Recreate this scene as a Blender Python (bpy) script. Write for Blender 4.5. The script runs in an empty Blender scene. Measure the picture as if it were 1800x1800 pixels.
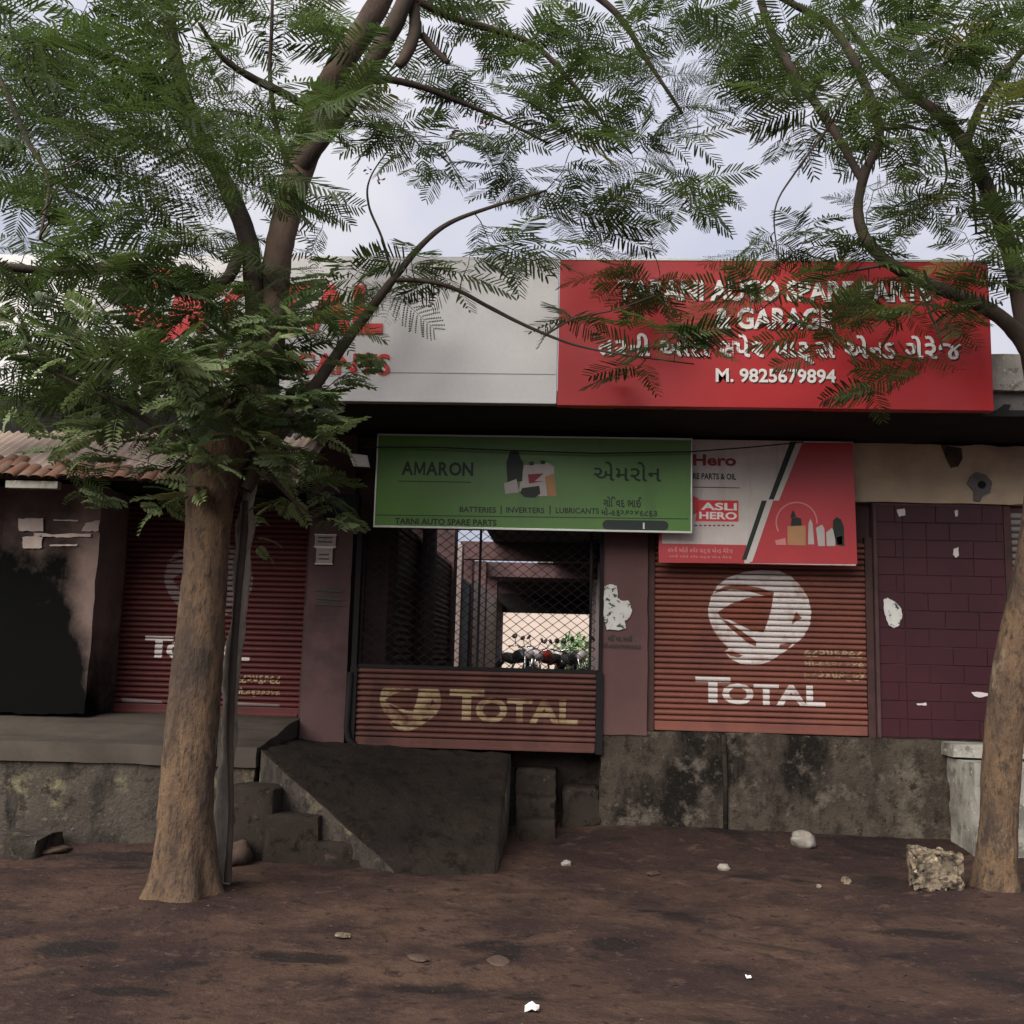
import bpy, bmesh, math, random
import numpy as np
from mathutils import Vector, Matrix, noise
from mathutils.geometry import tessellate_polygon
random.seed(7); rng = np.random.default_rng(7)
SC = bpy.context.scene; COL = SC.collection
rad = math.radians

# ------------------------------------------------------------------ camera, sky, sun, exposure
FPX = 1800.0
CAM = Vector((0, -9.5, 1.6))
PITCH, YAW, ROLL = rad(7.9), rad(3.0), rad(1.48)
cf = Vector((-math.sin(YAW)*math.cos(PITCH), math.cos(YAW)*math.cos(PITCH), math.sin(PITCH)))
r0 = Vector((math.cos(YAW), math.sin(YAW), 0)); u0 = r0.cross(cf)
cr = r0*math.cos(ROLL) + u0*math.sin(ROLL); cu = -r0*math.sin(ROLL) + u0*math.cos(ROLL)
cam = bpy.data.cameras.new('camera'); camo = bpy.data.objects.new('camera', cam); COL.objects.link(camo)
cam.sensor_width = 36; cam.lens = 36*FPX/1800; cam.clip_end = 2000; cam.clip_start = .05
camo.matrix_world = Matrix(((cr.x, cu.x, -cf.x, CAM.x), (cr.y, cu.y, -cf.y, CAM.y), (cr.z, cu.z, -cf.z, CAM.z), (0, 0, 0, 1)))
SC.camera = camo

SUN_EL, SUN_AZ = 38, 212          # degrees; azimuth of the sun seen from the scene, from +Y clockwise
w = bpy.data.worlds.new('World'); SC.world = w; w.use_nodes = True
nt = w.node_tree; nt.nodes.clear()
sky = nt.nodes.new('ShaderNodeTexSky'); sky.sky_type = 'NISHITA'; sky.sun_disc = False
sky.sun_elevation = rad(SUN_EL); sky.sun_rotation = rad(SUN_AZ); sky.dust_density = 3; sky.air_density = 1
b1 = nt.nodes.new('ShaderNodeBackground'); b1.inputs[1].default_value = .06; nt.links.new(sky.outputs[0], b1.inputs[0])
tc = nt.nodes.new('ShaderNodeTexCoord'); ns = nt.nodes.new('ShaderNodeTexNoise')
ns.inputs['Scale'].default_value = 2.2; ns.inputs['Detail'].default_value = 5; ns.inputs['Roughness'].default_value = .55
nt.links.new(tc.outputs['Generated'], ns.inputs['Vector'])
rp = nt.nodes.new('ShaderNodeValToRGB'); rp.color_ramp.elements[0].position = .36; rp.color_ramp.elements[1].position = .66
rp.color_ramp.elements[0].color = (.62, .65, .82, 1); rp.color_ramp.elements[1].color = (.92, .90, .95, 1)
nt.links.new(ns.outputs['Fac'], rp.inputs[0])
# overcast sky: brightest overhead, falling off evenly towards the horizon all round
sx = nt.nodes.new('ShaderNodeSeparateXYZ'); nt.links.new(tc.outputs['Generated'], sx.inputs[0])
mz = nt.nodes.new('ShaderNodeMath'); mz.operation = 'MULTIPLY_ADD'; mz.use_clamp = False; mz.inputs[1].default_value = .45; mz.inputs[2].default_value = .42
cl = nt.nodes.new('ShaderNodeClamp'); nt.links.new(sx.outputs[2], cl.inputs[0]); nt.links.new(cl.outputs[0], mz.inputs[0])
b2 = nt.nodes.new('ShaderNodeBackground'); nt.links.new(mz.outputs[0], b2.inputs[1]); nt.links.new(rp.outputs[0], b2.inputs[0])
mx = nt.nodes.new('ShaderNodeMixShader'); mx.inputs[0].default_value = .85
wo = nt.nodes.new('ShaderNodeOutputWorld')
nt.links.new(b1.outputs[0], mx.inputs[1]); nt.links.new(b2.outputs[0], mx.inputs[2]); nt.links.new(mx.outputs[0], wo.inputs[0])
sl = bpy.data.lights.new('sun', 'SUN'); sl.energy = 4.2; sl.angle = rad(55); sl.color = (1, .95, .87)
so = bpy.data.objects.new('sun', sl); COL.objects.link(so)
sd = Vector((math.sin(rad(SUN_AZ))*math.cos(rad(SUN_EL)), math.cos(rad(SUN_AZ))*math.cos(rad(SUN_EL)), math.sin(rad(SUN_EL))))
so.rotation_euler = sd.to_track_quat('Z', 'Y').to_euler()
SC.view_settings.view_transform = 'Standard'; SC.view_settings.look = 'None'; SC.view_settings.exposure = .75
SC.view_settings.gamma = 1
SC.cycles.max_bounces = 5; SC.cycles.diffuse_bounces = 2; SC.cycles.glossy_bounces = 2; SC.cycles.transmission_bounces = 3; SC.cycles.transparent_max_bounces = 4

# ------------------------------------------------------------------ helpers
def at(px, py, Y):
    d = cf + cr*((px-900)/FPX) - cu*((py-900)/FPX)
    return CAM + d*((Y-CAM.y)/d.y)
def atz(px, py, z=0.0):
    d = cf + cr*((px-900)/FPX) - cu*((py-900)/FPX)
    return CAM + d*((z-CAM.z)/d.z)

def new_mesh(name, v, f):
    me = bpy.data.meshes.new(name); me.from_pydata([tuple(q) for q in v], [], f); me.update(); return me
def link(name, me, m=None, parent=None):
    if m is not None and not me.materials: me.materials.append(m)
    o = bpy.data.objects.new(name, me); COL.objects.link(o)
    if parent is not None: adopt(o, parent)
    return o
def adopt(o, parent):
    o.parent = parent
    o.matrix_parent_inverse = Matrix.Translation(-WORLD.get(parent.name, Vector((0, 0, 0))))
WORLD = {}
def tag(o, label=None, cat=None, group=None, kind=None):
    if label: o['label'] = label
    if cat: o['category'] = cat
    if group: o['group'] = group
    if kind: o['kind'] = kind
    return o
def empty(name, loc, label, cat, group=None):
    o = bpy.data.objects.new(name, None); COL.objects.link(o); o.location = loc; o.empty_display_size = .1
    WORLD[o.name] = Vector(loc); return tag(o, label, cat, group)
class MB:
    def __init__(s): s.v = []; s.f = []
    def add(s, v, f):
        n = len(s.v); s.v += [tuple(q) for q in v]; s.f += [tuple(i+n for i in q) for q in f]; return s
    def box(s, x0, x1, y0, y1, z0, z1):
        return s.add([(x0,y0,z0),(x1,y0,z0),(x1,y1,z0),(x0,y1,z0),(x0,y0,z1),(x1,y0,z1),(x1,y1,z1),(x0,y1,z1)],
                     [(0,3,2,1),(4,5,6,7),(0,1,5,4),(1,2,6,5),(2,3,7,6),(3,0,4,7)])
    def prism(s, pts, y0, y1):             # pts (x,z) anticlockwise seen from -Y
        n = len(pts); v = [(x,y0,z) for x,z in pts] + [(x,y1,z) for x,z in pts]
        s.add(v, [(i, n+i, n+(i+1)%n, (i+1)%n) for i in range(n)])
        tr = tessellate_polygon([[Vector((x,z,0)) for x,z in pts]])
        s.add([(x,y0,z) for x,z in pts], tr); s.add([(x,y1,z) for x,z in pts], [t[::-1] for t in tr]); return s
    def tube(s, pts, r, n=8, cap=True):
        pts = [Vector(p) for p in pts]; rs = r if isinstance(r, (list, tuple)) else [r]*len(pts)
        ref = None; base = len(s.v)
        for i, p in enumerate(pts):
            t = (pts[min(i+1, len(pts)-1)] - pts[max(i-1, 0)]).normalized()
            if ref is None: ref = t.orthogonal().normalized()
            ref = (ref - t*ref.dot(t)).normalized(); b = t.cross(ref)
            s.v += [tuple(p + (ref*math.cos(a) + b*math.sin(a))*rs[i]) for a in [k*2*math.pi/n for k in range(n)]]
        for i in range(len(pts)-1):
            for k in range(n):
                a = base+i*n+k; c = base+i*n+(k+1) % n; s.f.append((a, c, c+n, a+n))
        if cap:
            s.f.append(tuple(range(base+n-1, base-1, -1))); s.f.append(tuple(range(base+(len(pts)-1)*n, base+len(pts)*n)))
        return s
    def build(s, name, m=None, parent=None, smooth=False, bevel=0):
        me = new_mesh(name, s.v, s.f)
        bm = bmesh.new(); bm.from_mesh(me)
        if bevel:
            bmesh.ops.remove_doubles(bm, verts=bm.verts, dist=1e-5)
            bmesh.ops.bevel(bm, geom=[e for e in bm.edges if len(e.link_faces) == 2 and e.calc_face_angle(0) > .6], offset=bevel, segments=2, affect='EDGES', profile=.6)
        bmesh.ops.recalc_face_normals(bm, faces=bm.faces); bm.to_mesh(me); bm.free()
        if smooth:
            for p in me.polygons: p.use_smooth = True
        return link(name, me, m, parent)
def box(name, x0, x1, y0, y1, z0, z1, m, parent=None, bevel=.006):
    return MB().box(x0, x1, y0, y1, z0, z1).build(name, m, parent, bevel=bevel)
def rough_box(name, x0, x1, y0, y1, z0, z1, m, parent=None, step=.06, amp=.012, freq=3.0, chip=.0, shape=None):
    """a box of worn concrete: subdivided, its surface displaced by noise, its edges chipped"""
    bm = bmesh.new(); nx, ny, nz = [max(1, int(round((b-a)/step))) for a, b in ((x0,x1),(y0,y1),(z0,z1))]
    def grid(o, u, v, nu, nv):
        vs = [[bm.verts.new(o + u*(i/nu) + v*(j/nv)) for j in range(nv+1)] for i in range(nu+1)]
        for i in range(nu):
            for j in range(nv): bm.faces.new((vs[i][j], vs[i+1][j], vs[i+1][j+1], vs[i][j+1]))
    O = Vector((x0,y0,z0)); X = Vector((x1-x0,0,0)); Y = Vector((0,y1-y0,0)); Z = Vector((0,0,z1-z0))
    grid(O, X, Z, nx, nz); grid(O+Y, X, Z, nx, nz); grid(O, Y, Z, ny, nz); grid(O+X, Y, Z, ny, nz); grid(O, X, Y, nx, ny); grid(O+Z, X, Y, nx, ny)
    bmesh.ops.remove_doubles(bm, verts=bm.verts, dist=1e-4)
    c = (O + O+X+Y+Z)/2
    for v in bm.verts:
        p = v.co.copy()
        d = noise.noise_vector(p*freq)*amp + noise.noise_vector(p*freq*4.1)*amp*.45
        ex = min(abs(p.x-x0), abs(p.x-x1)); ey = min(abs(p.y-y0), abs(p.y-y1)); ez = min(abs(p.z-z0), abs(p.z-z1))
        e = sorted((ex, ey, ez))
        if chip and e[1] < .02:
            k = max(0, noise.noise(p*freq*2.3)+.25)*chip; d += (c-p).normalized()*k
        v.co = p + d
        if shape: v.co = shape(v.co)
    bmesh.ops.recalc_face_normals(bm, faces=bm.faces)
    me = bpy.data.meshes.new(name); bm.to_mesh(me); bm.free()
    for p in me.polygons: p.use_smooth = True
    me.set_sharp_from_angle(angle=rad(38))
    return link(name, me, m, parent)

# ------------------------------------------------------------------ materials
class NT:
    def __init__(s, name):
        s.m = bpy.data.materials.new(name); s.m.use_nodes = True; s.t = s.m.node_tree; s.t.nodes.clear()
        s.out = s.n('OutputMaterial'); s.geo = s.n('NewGeometry')
    def n(s, t, **k):
        q = s.t.nodes.new('ShaderNode'+t)
        for a, b in k.items(): setattr(q, a, b)
        return q
    def l(s, a, b): s.t.links.new(a, b)
    def noise(s, scale, detail=4, vec=None, rough=.6, sc3=None, dist=0):
        q = s.n('TexNoise'); q.inputs['Scale'].default_value = scale; q.inputs['Detail'].default_value = detail
        q.inputs['Roughness'].default_value = rough; q.inputs['Distortion'].default_value = dist
        v = vec or s.geo.outputs['Position']
        if sc3:
            mp = s.n('Mapping'); mp.inputs['Scale'].default_value = sc3; s.l(v, mp.inputs['Vector']); v = mp.outputs[0]
        s.l(v, q.inputs['Vector']); return q.outputs['Fac']
    def ramp(s, f, a, b, c0=(0,0,0,1), c1=(1,1,1,1)):
        q = s.n('ValToRGB'); e = q.color_ramp.elements; e[0].position = a; e[1].position = b; e[0].color = c0; e[1].color = c1
        s.l(f, q.inputs[0]); return q.outputs[0]
    def mix(s, fac, a, b, mode='MIX'):
        q = s.n('MixRGB', blend_type=mode)
        for i, v in ((0, fac), (1, a), (2, b)):
            if hasattr(v, 'is_linked'): s.l(v, q.inputs[i])
            elif i == 0: q.inputs[0].default_value = v
            else: q.inputs[i].default_value = (*v, 1) if len(v) == 3 else v
        return q.outputs[0]
    def math(s, op, a, b=0.0):
        q = s.n('Math', operation=op)
        for i, v in ((0, a), (1, b)):
            if hasattr(v, 'is_linked'): s.l(v, q.inputs[i])
            else: q.inputs[i].default_value = v
        return q.outputs[0]
    def finish(s, col, rough=.8, bump=None, bstr=.3, bdist=.01, metal=0, spec=.3):
        p = s.n('BsdfPrincipled'); s.bsdf = p
        for v, i in ((col, 'Base Color'), (rough, 'Roughness'), (metal, 'Metallic'), (spec, 'Specular IOR Level')):
            if hasattr(v, 'is_linked'): s.l(v, p.inputs[i])
            elif isinstance(v, tuple): p.inputs[i].default_value = (*v[:3], 1)
            else: p.inputs[i].default_value = v
        if bump is not None:
            b = s.n('Bump'); b.inputs['Strength'].default_value = bstr; b.inputs['Distance'].default_value = bdist
            s.l(bump, b.inputs['Height']); s.l(b.outputs[0], p.inputs['Normal'])
        s.l(p.outputs[0], s.out.inputs[0]); return s.m

def mat(name, c1, c2=None, scale=3, rough=.8, bstr=.25, bscale=60, dirt=None, dscale=1.2, dthr=(.5, .7), dsc3=None, spots=None, sscale=14, sthr=(.68, .74), metal=0, spec=.12, bdist=.006, pit=None):
    t = NT(name); c2 = c2 or tuple(x*.75 for x in c1)
    col = t.mix(t.ramp(t.noise(scale, 6), .35, .68), c1, c2)
    fine = t.noise(bscale, 5)
    col = t.mix(t.math('MULTIPLY', fine, .35), col, tuple(x*.55 for x in c1))
    if dirt: col = t.mix(t.ramp(t.noise(dscale, 7, sc3=dsc3, rough=.65), *dthr), col, dirt)
    if spots: col = t.mix(t.ramp(t.noise(sscale, 5, rough=.7), *sthr), col, spots)
    if pit:
        col = t.mix(t.ramp(t.noise(7, 8, rough=.78), .52, .60), col, tuple(x*.36 for x in c1)); col = t.mix(t.ramp(t.noise(19, 6, rough=.7), .60, .68), col, tuple(min(1, x*1.5) for x in c1))
        fine = t.math('ADD', fine, t.math('MULTIPLY', t.noise(8, 8, rough=.7), pit))
    rg = t.math('ADD', rough-.1, t.math('MULTIPLY', fine, .2))
    return t.finish(col, rg, fine, bstr, bdist, metal, spec)
def flat(name, c, rough=.6, metal=0, spec=.35, var=.12, scale=9):
    t = NT(name); col = t.mix(t.noise(scale, 5), tuple(x*(1+var) for x in c), tuple(x*(1-var) for x in c))
    return t.finish(col, rough, None, metal=metal, spec=spec)

M = {}
M['concrete'] = mat('worn_concrete', (.075, .060, .047), (.040, .032, .026), 2.6, .9, .7, 45, dirt=(.011, .0095, .0085), dscale=1.5, dthr=(.50, .60), dsc3=(1, 1, .5), spots=(.105, .088, .07), sscale=2.7, sthr=(.53, .63), bdist=.02, pit=2.2)
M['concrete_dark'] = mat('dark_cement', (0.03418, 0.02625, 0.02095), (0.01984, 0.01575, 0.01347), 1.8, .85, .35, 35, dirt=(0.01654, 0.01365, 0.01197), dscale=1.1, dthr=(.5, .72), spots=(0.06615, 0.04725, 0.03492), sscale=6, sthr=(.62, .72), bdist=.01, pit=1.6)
M['platform'] = mat('old_cement_wall', (.068, .057, .047), (.040, .032, .027), 2.0, .9, .7, 40, dirt=(.011, .010, .0095), dscale=2.6, dthr=(.47, .60), dsc3=(1, 1, .33), spots=(.135, .115, .072), sscale=2.6, sthr=(.55, .66), bdist=.02, pit=2.0)
M['platform_top'] = mat('cement_floor', (0.0672, 0.05544, 0.04536), (0.04368, 0.03528, 0.03024), 2.5, .85, .3, 30, dirt=(0.02016, 0.0168, 0.01411), dscale=1.4, dthr=(.5, .75), dsc3=(.5, 1.5, 1))
M['pale_concrete'] = mat('pale_concrete', (0.384, 0.368, 0.32), (0.264, 0.248, 0.216), 3, .9, .45, 40, dirt=(0.096, 0.088, 0.08), dscale=2.5, dthr=(.52, .72), dsc3=(1, 1, .4), bdist=.01, pit=1.6)
M['pillar'] = mat('mauve_wall_paint', (0.1197, 0.06596, 0.06332), (0.09248, 0.05013, 0.04749), 2.0, .75, .15, 50, dirt=(0.0544, 0.0343, 0.03166), dscale=1.6, dthr=(.55, .8), dsc3=(1, 1, .4), spots=(0.0544, 0.03166, 0.03166), sscale=25, sthr=(.7, .78))
M['pillar_dark'] = mat('maroon_wall_paint', (0.09, 0.051, 0.051), (0.06, 0.036, 0.036), 2.0, .75, .15, 50, dirt=(0.03, 0.021, 0.0198), dscale=1.6, dthr=(.5, .75))
M['lintel'] = mat('beige_plaster', (0.5049, 0.4054, 0.2677), (0.3672, 0.2754, 0.2142), 2.2, .85, .3, 45, dirt=(0.2448, 0.1683, 0.153), dscale=1.5, dthr=(.5, .72), dsc3=(.7, 1, 1))
M['soffit'] = mat('shade_dark_cement', (.03, .028, .027), (.018, .017, .017), 2.5, .95, .3, 40)  # shade under the canopy put into the cement colour; upper and back walls share it
M['canopy'] = mat('canopy_cement', (.16, .15, .145), (.10, .095, .09), 2.5, .9, .3, 40, dirt=(.05, .045, .045), dscale=1.3)
M['black'] = flat('dark_frame_paint', (.013, .012, .012), .75, spec=.12)
M['rail'] = mat('shutter_rail_paint', (.07, .035, .032), (.04, .025, .024), 6, .55, .1, 60)
M['sh_right'] = mat('orange_brown_shutter_paint', (0.207, 0.07833, 0.05713), (0.1366, 0.05465, 0.0457), 1.6, .48, .08, 70, dirt=(0.09108, 0.04554, 0.04285), dscale=1.2, dthr=(.55, .8), dsc3=(1, 1, .6), spots=(0.04968, 0.03188, 0.02857), sscale=9, sthr=(.7, .78))
M['sh_left'] = mat('deep_red_shutter_paint', (0.0945, 0.0266, 0.0252), (0.0595, 0.0196, 0.0196), 1.6, .45, .08, 70, dirt=(0.049, 0.0224, 0.021), dscale=1.2, dthr=(.55, .8), dsc3=(1, 1, .6))
M['sh_mid'] = mat('brown_shutter_paint', (0.12, 0.051, 0.0408), (0.081, 0.0336, 0.03), 1.6, .5, .08, 70, dirt=(0.036, 0.021, 0.0192), dscale=1.6, dthr=(.5, .75), dsc3=(1, 1, .6), spots=(0.132, 0.06, 0.024), sscale=4, sthr=(.62, .76))
M['sh_grey'] = mat('grey_shutter_metal', (.22, .20, .19), (.15, .135, .13), 2, .55, .1, 60)
M['paint_white'] = mat('faded_white_paint', (.62, .57, .55), (.52, .47, .45), 4, .6, .05, 60, dirt=(.30, .17, .14), dscale=6, dthr=(.54, .75))
M['paint_grey'] = mat('dull_grey_paint', (.20, .15, .15), (.12, .085, .085), 4, .6, .05, 60)
M['paint_cream'] = mat('cream_yellow_paint', (.36, .27, .16), (.25, .18, .10), 4, .6, .05, 60, dirt=(.13, .06, .042), dscale=5, dthr=(.46, .64))
M['paint_orange'] = mat('orange_red_paint', (0.2153, 0.07286, 0.04952), (0.1656, 0.06011, 0.04285), 3, .55, .05, 60)
M['tile'] = mat('glazed_maroon_tile', (0.05313, 0.0144, 0.0189), (0.03438, 0.0108, 0.0153), 1.3, .42, .03, 30, spots=(0.03125, 0.0135, 0.018), sscale=4, sthr=(.6, .8), spec=.25)
M['grout'] = mat('tile_grout', (.11, .06, .06), (.05, .028, .03), 5, .9, .3, 50)
M['soot_shade_wall'] = None
M['sign_white'] = mat('white_sign_vinyl', (.66, .64, .645), (.62, .60, .60), .8, .38, .02, 30, dirt=(.5, .47, .45), dscale=1.5, dthr=(.6, .85), dsc3=(1, 1, .4), spec=.4)
M['sign_red'] = mat('red_sign_vinyl', (.46, .022, .026), (.38, .018, .022), .9, .38, .02, 30, spec=.4)
M['sign_grey'] = mat('sign_edge_metal', (.32, .31, .31), (.25, .24, .24), 4, .5, .05, 40)
M['text_white'] = flat('sign_letter_white', (.72, .69, .67), .5)
M['text_shadow'] = flat('sign_letter_shadow', (.05, .006, .008), .6)
M['text_red'] = flat('sign_letter_red', (.58, .035, .04), .45)
M['logo_orange'] = flat('sign_logo_orange', (.62, .13, .03), .45)
M['logo_blue'] = flat('sign_logo_blue', (.05, .09, .33), .45)
M['green'] = mat('green_sign_vinyl', (0.08993, 0.2127, 0.03622), (0.07406, 0.1725, 0.0322), .9, .33, .03, 20, dirt=(0.0529, 0.1035, 0.02817), dscale=2.5, dthr=(.55, .8), dsc3=(0.92, 1, 0.245), spec=.45)
M['green_ink'] = flat('dark_sign_ink', (.012, .02, .014), .5)
M['frame_alu'] = flat('aluminium_trim', (.50, .52, .47), .4, .6)
M['hero_white'] = mat('dirty_white_flex', (.58, .53, .50), (.47, .42, .38), 3, .45, .05, 30, dirt=(.32, .26, .22), dscale=5, dthr=(.52, .78), dsc3=(1.6, 1, .18), spec=.4)
M['hero_red'] = mat('red_flex', (.45, .035, .04), (.36, .028, .034), 1.5, .36, .04, 20, spec=.5)
M['hero_maroon'] = flat('maroon_ink', (.22, .02, .03), .5)
M['hero_grey'] = flat('pale_grey_ink', (.5, .47, .44), .5)
M['ink_tan'] = flat('tan_print', (.38, .20, .09), .5); M['ink_silver'] = flat('silver_print', (.42, .38, .36), .5)
M['ink_pink'] = flat('pink_print', (.55, .20, .2), .5); M['ink_teal'] = flat('teal_print', (.10, .24, .22), .5)
M['pipe_white'] = mat('white_pvc', (.62, .60, .58), (.5, .48, .46), 5, .5, .05, 40, dirt=(.25, .22, .2), dscale=6)
M['paper'] = mat('torn_white_paper', (.62, .62, .58), (.52, .51, .48), 9, .9, .2, 60, spots=(.05, .07, .05), sscale=20, sthr=(.56, .59))
M['paper_dim'] = mat('old_notice_paper', (.34, .29, .26), (.24, .2, .18), 9, .9, .2, 60, spots=(.08, .06, .06), sscale=22, sthr=(.58, .66))
M['sheet'] = mat('old_cement_roof_sheet', (0.4117, 0.3187, 0.2543), (0.3028, 0.2295, 0.1875), 2.5, .9, .3, 40, dirt=(0.1575, 0.1211, 0.1071), dscale=1.6, dthr=(.5, .75), dsc3=(1, .4, 1))
M['clay'] = mat('old_clay_tile', (0.1474, 0.06143, 0.03861), (0.1264, 0.09216, 0.06435), 7, .9, .3, 50, dirt=(0.1317, 0.1229, 0.103), dscale=9, dthr=(.5, .72))
M['stone'] = mat('dusty_stone', (0.27, 0.2137, 0.15), (0.15, 0.1162, 0.08625), 9, .9, .8, 40, dirt=(0.0375, 0.03, 0.02475), dscale=16, dthr=(.46, .6), bdist=.02, pit=2)
M['stone_pink'] = mat('brown_stone', (0.084, 0.0567, 0.0441), (0.0546, 0.03696, 0.0294), 7, .9, .5, 40, bdist=.01)
M['stone_white'] = mat('lime_stained_stone', (0.276, 0.252, 0.222), (0.18, 0.156, 0.132), 12, .9, .5, 40, dirt=(0.12, 0.096, 0.078), dscale=14, dthr=(.55, .7), bdist=.01)
M['rubber'] = flat('black_rubber', (.02, .02, .02), .8); M['chrome'] = flat('worn_chrome', (.55, .55, .55), .25, 1)
M['bike_black'] = flat('black_bike_paint', (.015, .015, .018), .3); M['bike_red'] = flat('red_bike_paint', (.22, .02, .02), .3)
M['lamp_glass'] = flat('frosted_lamp_glass', (.50, .46, .46), .25, spec=.6)
M['pink_wall'] = mat('pink_limewash', (0.506, 0.408, 0.363), (0.4416, 0.3672, 0.308), 1.5, .9, .2, 30)
M['cream_wall'] = mat('cream_limewash', (.60, .52, .42), (.52, .44, .36), 1.5, .9, .2, 30)
M['inner_wall'] = mat('grey_mauve_limewash', (.30, .23, .22), (.22, .17, .16), 1.8, .9, .2, 30, dirt=(.1, .08, .08), dscale=1.6)
M['blue_door'] = mat('pale_blue_door_paint', (.20, .26, .29), (.15, .2, .22), 2, .6, .1, 40)
M['lime'] = mat('peeling_limewash', (.50, .42, .37), (.36, .29, .26), 8, .9, .2, 50)
M['flower'] = flat('red_flower_petal', (.42, .045, .04), .7)

t = NT('soot_shade_plaster')                      # left wall: pink plaster, lower half black from soot plus shadow painted into the colour
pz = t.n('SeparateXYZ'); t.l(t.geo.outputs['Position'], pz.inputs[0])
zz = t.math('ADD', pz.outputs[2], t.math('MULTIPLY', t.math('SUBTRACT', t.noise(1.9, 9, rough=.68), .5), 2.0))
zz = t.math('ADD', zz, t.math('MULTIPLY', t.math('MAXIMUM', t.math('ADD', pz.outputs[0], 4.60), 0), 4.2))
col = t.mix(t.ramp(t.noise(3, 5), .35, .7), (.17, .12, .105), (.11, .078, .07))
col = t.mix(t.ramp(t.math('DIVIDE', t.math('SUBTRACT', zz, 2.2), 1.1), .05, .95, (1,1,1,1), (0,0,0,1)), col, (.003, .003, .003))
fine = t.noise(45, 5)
M['soot_shade_wall'] = t.finish(col, .9, fine, .3, .008, spec=.05)

t = NT('dirt_ground')
n1 = t.noise(.55, 7, rough=.62); n2 = t.noise(1.7, 8, rough=.68, sc3=(.9, 1.1, 1), dist=.4); n3 = t.noise(38, 5); n4 = t.noise(5.5, 8, rough=.72, sc3=(.9, 1.1, 1))
col = t.mix(t.ramp(n1, .40, .62), (.072, .042, .029), (.026, .0138, .0132))
col = t.mix(t.ramp(n2, .44, .62), col, (.027, .0155, .0145))
col = t.mix(t.ramp(n4, .56, .68), col, (.086, .052, .037))
stain = t.ramp(t.noise(1.3, 5, rough=.55, sc3=(.8, 1.2, 1), dist=.8), .58, .66)
ps = t.n('SeparateXYZ'); t.l(t.geo.outputs['Position'], ps.inputs[0])
wob = t.math('MULTIPLY', t.math('SUBTRACT', t.noise(4, 7, rough=.65), .5), 2.2)
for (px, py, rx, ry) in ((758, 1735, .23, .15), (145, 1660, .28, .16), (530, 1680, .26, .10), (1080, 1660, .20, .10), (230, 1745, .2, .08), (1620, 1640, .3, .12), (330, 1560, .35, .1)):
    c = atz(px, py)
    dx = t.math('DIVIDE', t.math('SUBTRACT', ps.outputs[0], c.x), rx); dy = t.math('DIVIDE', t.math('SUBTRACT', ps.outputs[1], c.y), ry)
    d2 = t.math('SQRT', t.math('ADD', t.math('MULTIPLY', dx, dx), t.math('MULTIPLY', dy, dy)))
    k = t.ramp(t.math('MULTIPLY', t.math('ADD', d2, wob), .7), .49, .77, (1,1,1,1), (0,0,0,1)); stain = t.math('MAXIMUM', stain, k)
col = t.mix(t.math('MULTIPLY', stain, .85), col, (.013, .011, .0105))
col = t.mix(t.ramp(n3, .60, .76), col, (.098, .064, .048))
col = t.mix(t.ramp(t.noise(8, 8, rough=.75), .54, .64), col, (.018, .0115, .0108))
hgt = t.math('ADD', t.math('MULTIPLY', n3, .35), t.math('ADD', n4, t.math('MULTIPLY', n2, .6)))
rg = t.math('SUBTRACT', .93, t.math('MULTIPLY', stain, .33))
M['ground'] = t.finish(col, rg, hgt, .8, .04, spec=.15)

t = NT('bark')
sc = t.noise(5, 7, sc3=(1, 1, .35), rough=.65); fb = t.noise(26, 6, sc3=(1, 1, .4), rough=.7)
col = t.mix(t.ramp(sc, .38, .66), (.15, .092, .052), (.062, .040, .029))
col = t.mix(t.ramp(fb, .50, .66), col, (.034, .024, .019))
col = t.mix(t.ramp(t.noise(2.6, 7, rough=.72, sc3=(1, 1, .5)), .58, .66), col, (.20, .15, .10))
col = t.mix(t.ramp(t.noise(1.9, 6, rough=.7, sc3=(1, 1, .45)), .56, .64), col, (.045, .031, .024))
M['bark'] = t.finish(col, .9, t.math('ADD', fb, t.math('MULTIPLY', sc, .7)), 1.0, .045)
t = NT('grey_bark')
fb = t.noise(30, 6, sc3=(1, 1, .3), rough=.7)
col = t.mix(t.ramp(t.noise(4, 6, sc3=(1, 1, .3)), .4, .65), (.26, .225, .185), (.15, .125, .10))
M['bark_grey'] = t.finish(t.mix(t.ramp(fb, .5, .75), col, (.07, .055, .045)), .9, fb, .7, .018)
t = NT('dark_branch_bark'); fb = t.noise(40, 5, sc3=(1, 1, .5))
M['bark_branch'] = t.finish(t.mix(t.ramp(t.noise(3, 5), .4, .66), (.060, .043, .032), (.030, .023, .019)), .9, fb, .6, .01)

t = NT('limb_bark'); fb = t.noise(34, 6, sc3=(1, 1, .4))
M['bark_limb'] = t.finish(t.mix(t.ramp(t.noise(3, 5), .4, .66), (.115, .078, .055), (.055, .038, .03)), .9, fb, .7, .015)
def leaf_mat(name, c1, c2, tr):
    t = NT(name); a = t.n('Attribute'); a.attribute_name = 'tint'
    oi = t.n('ObjectInfo')
    f = t.math('FRACT', t.math('ADD', a.outputs['Fac'], oi.outputs['Random']))
    col = t.mix(f, c1, c2); col = t.mix(t.ramp(f, .985, .99), col, (.20, .17, .04))
    p = t.n('BsdfPrincipled'); t.l(col, p.inputs['Base Color']); p.inputs['Roughness'].default_value = .5; p.inputs['Specular IOR Level'].default_value = .3
    tl = t.n('BsdfTranslucent'); t.l(t.mix(.5, col, tr), tl.inputs[0])
    m = t.n('MixShader'); m.inputs[0].default_value = .36; t.l(p.outputs[0], m.inputs[1]); t.l(tl.outputs[0], m.inputs[2]); t.l(m.outputs[0], t.out.inputs[0])
    return t.m
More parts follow.
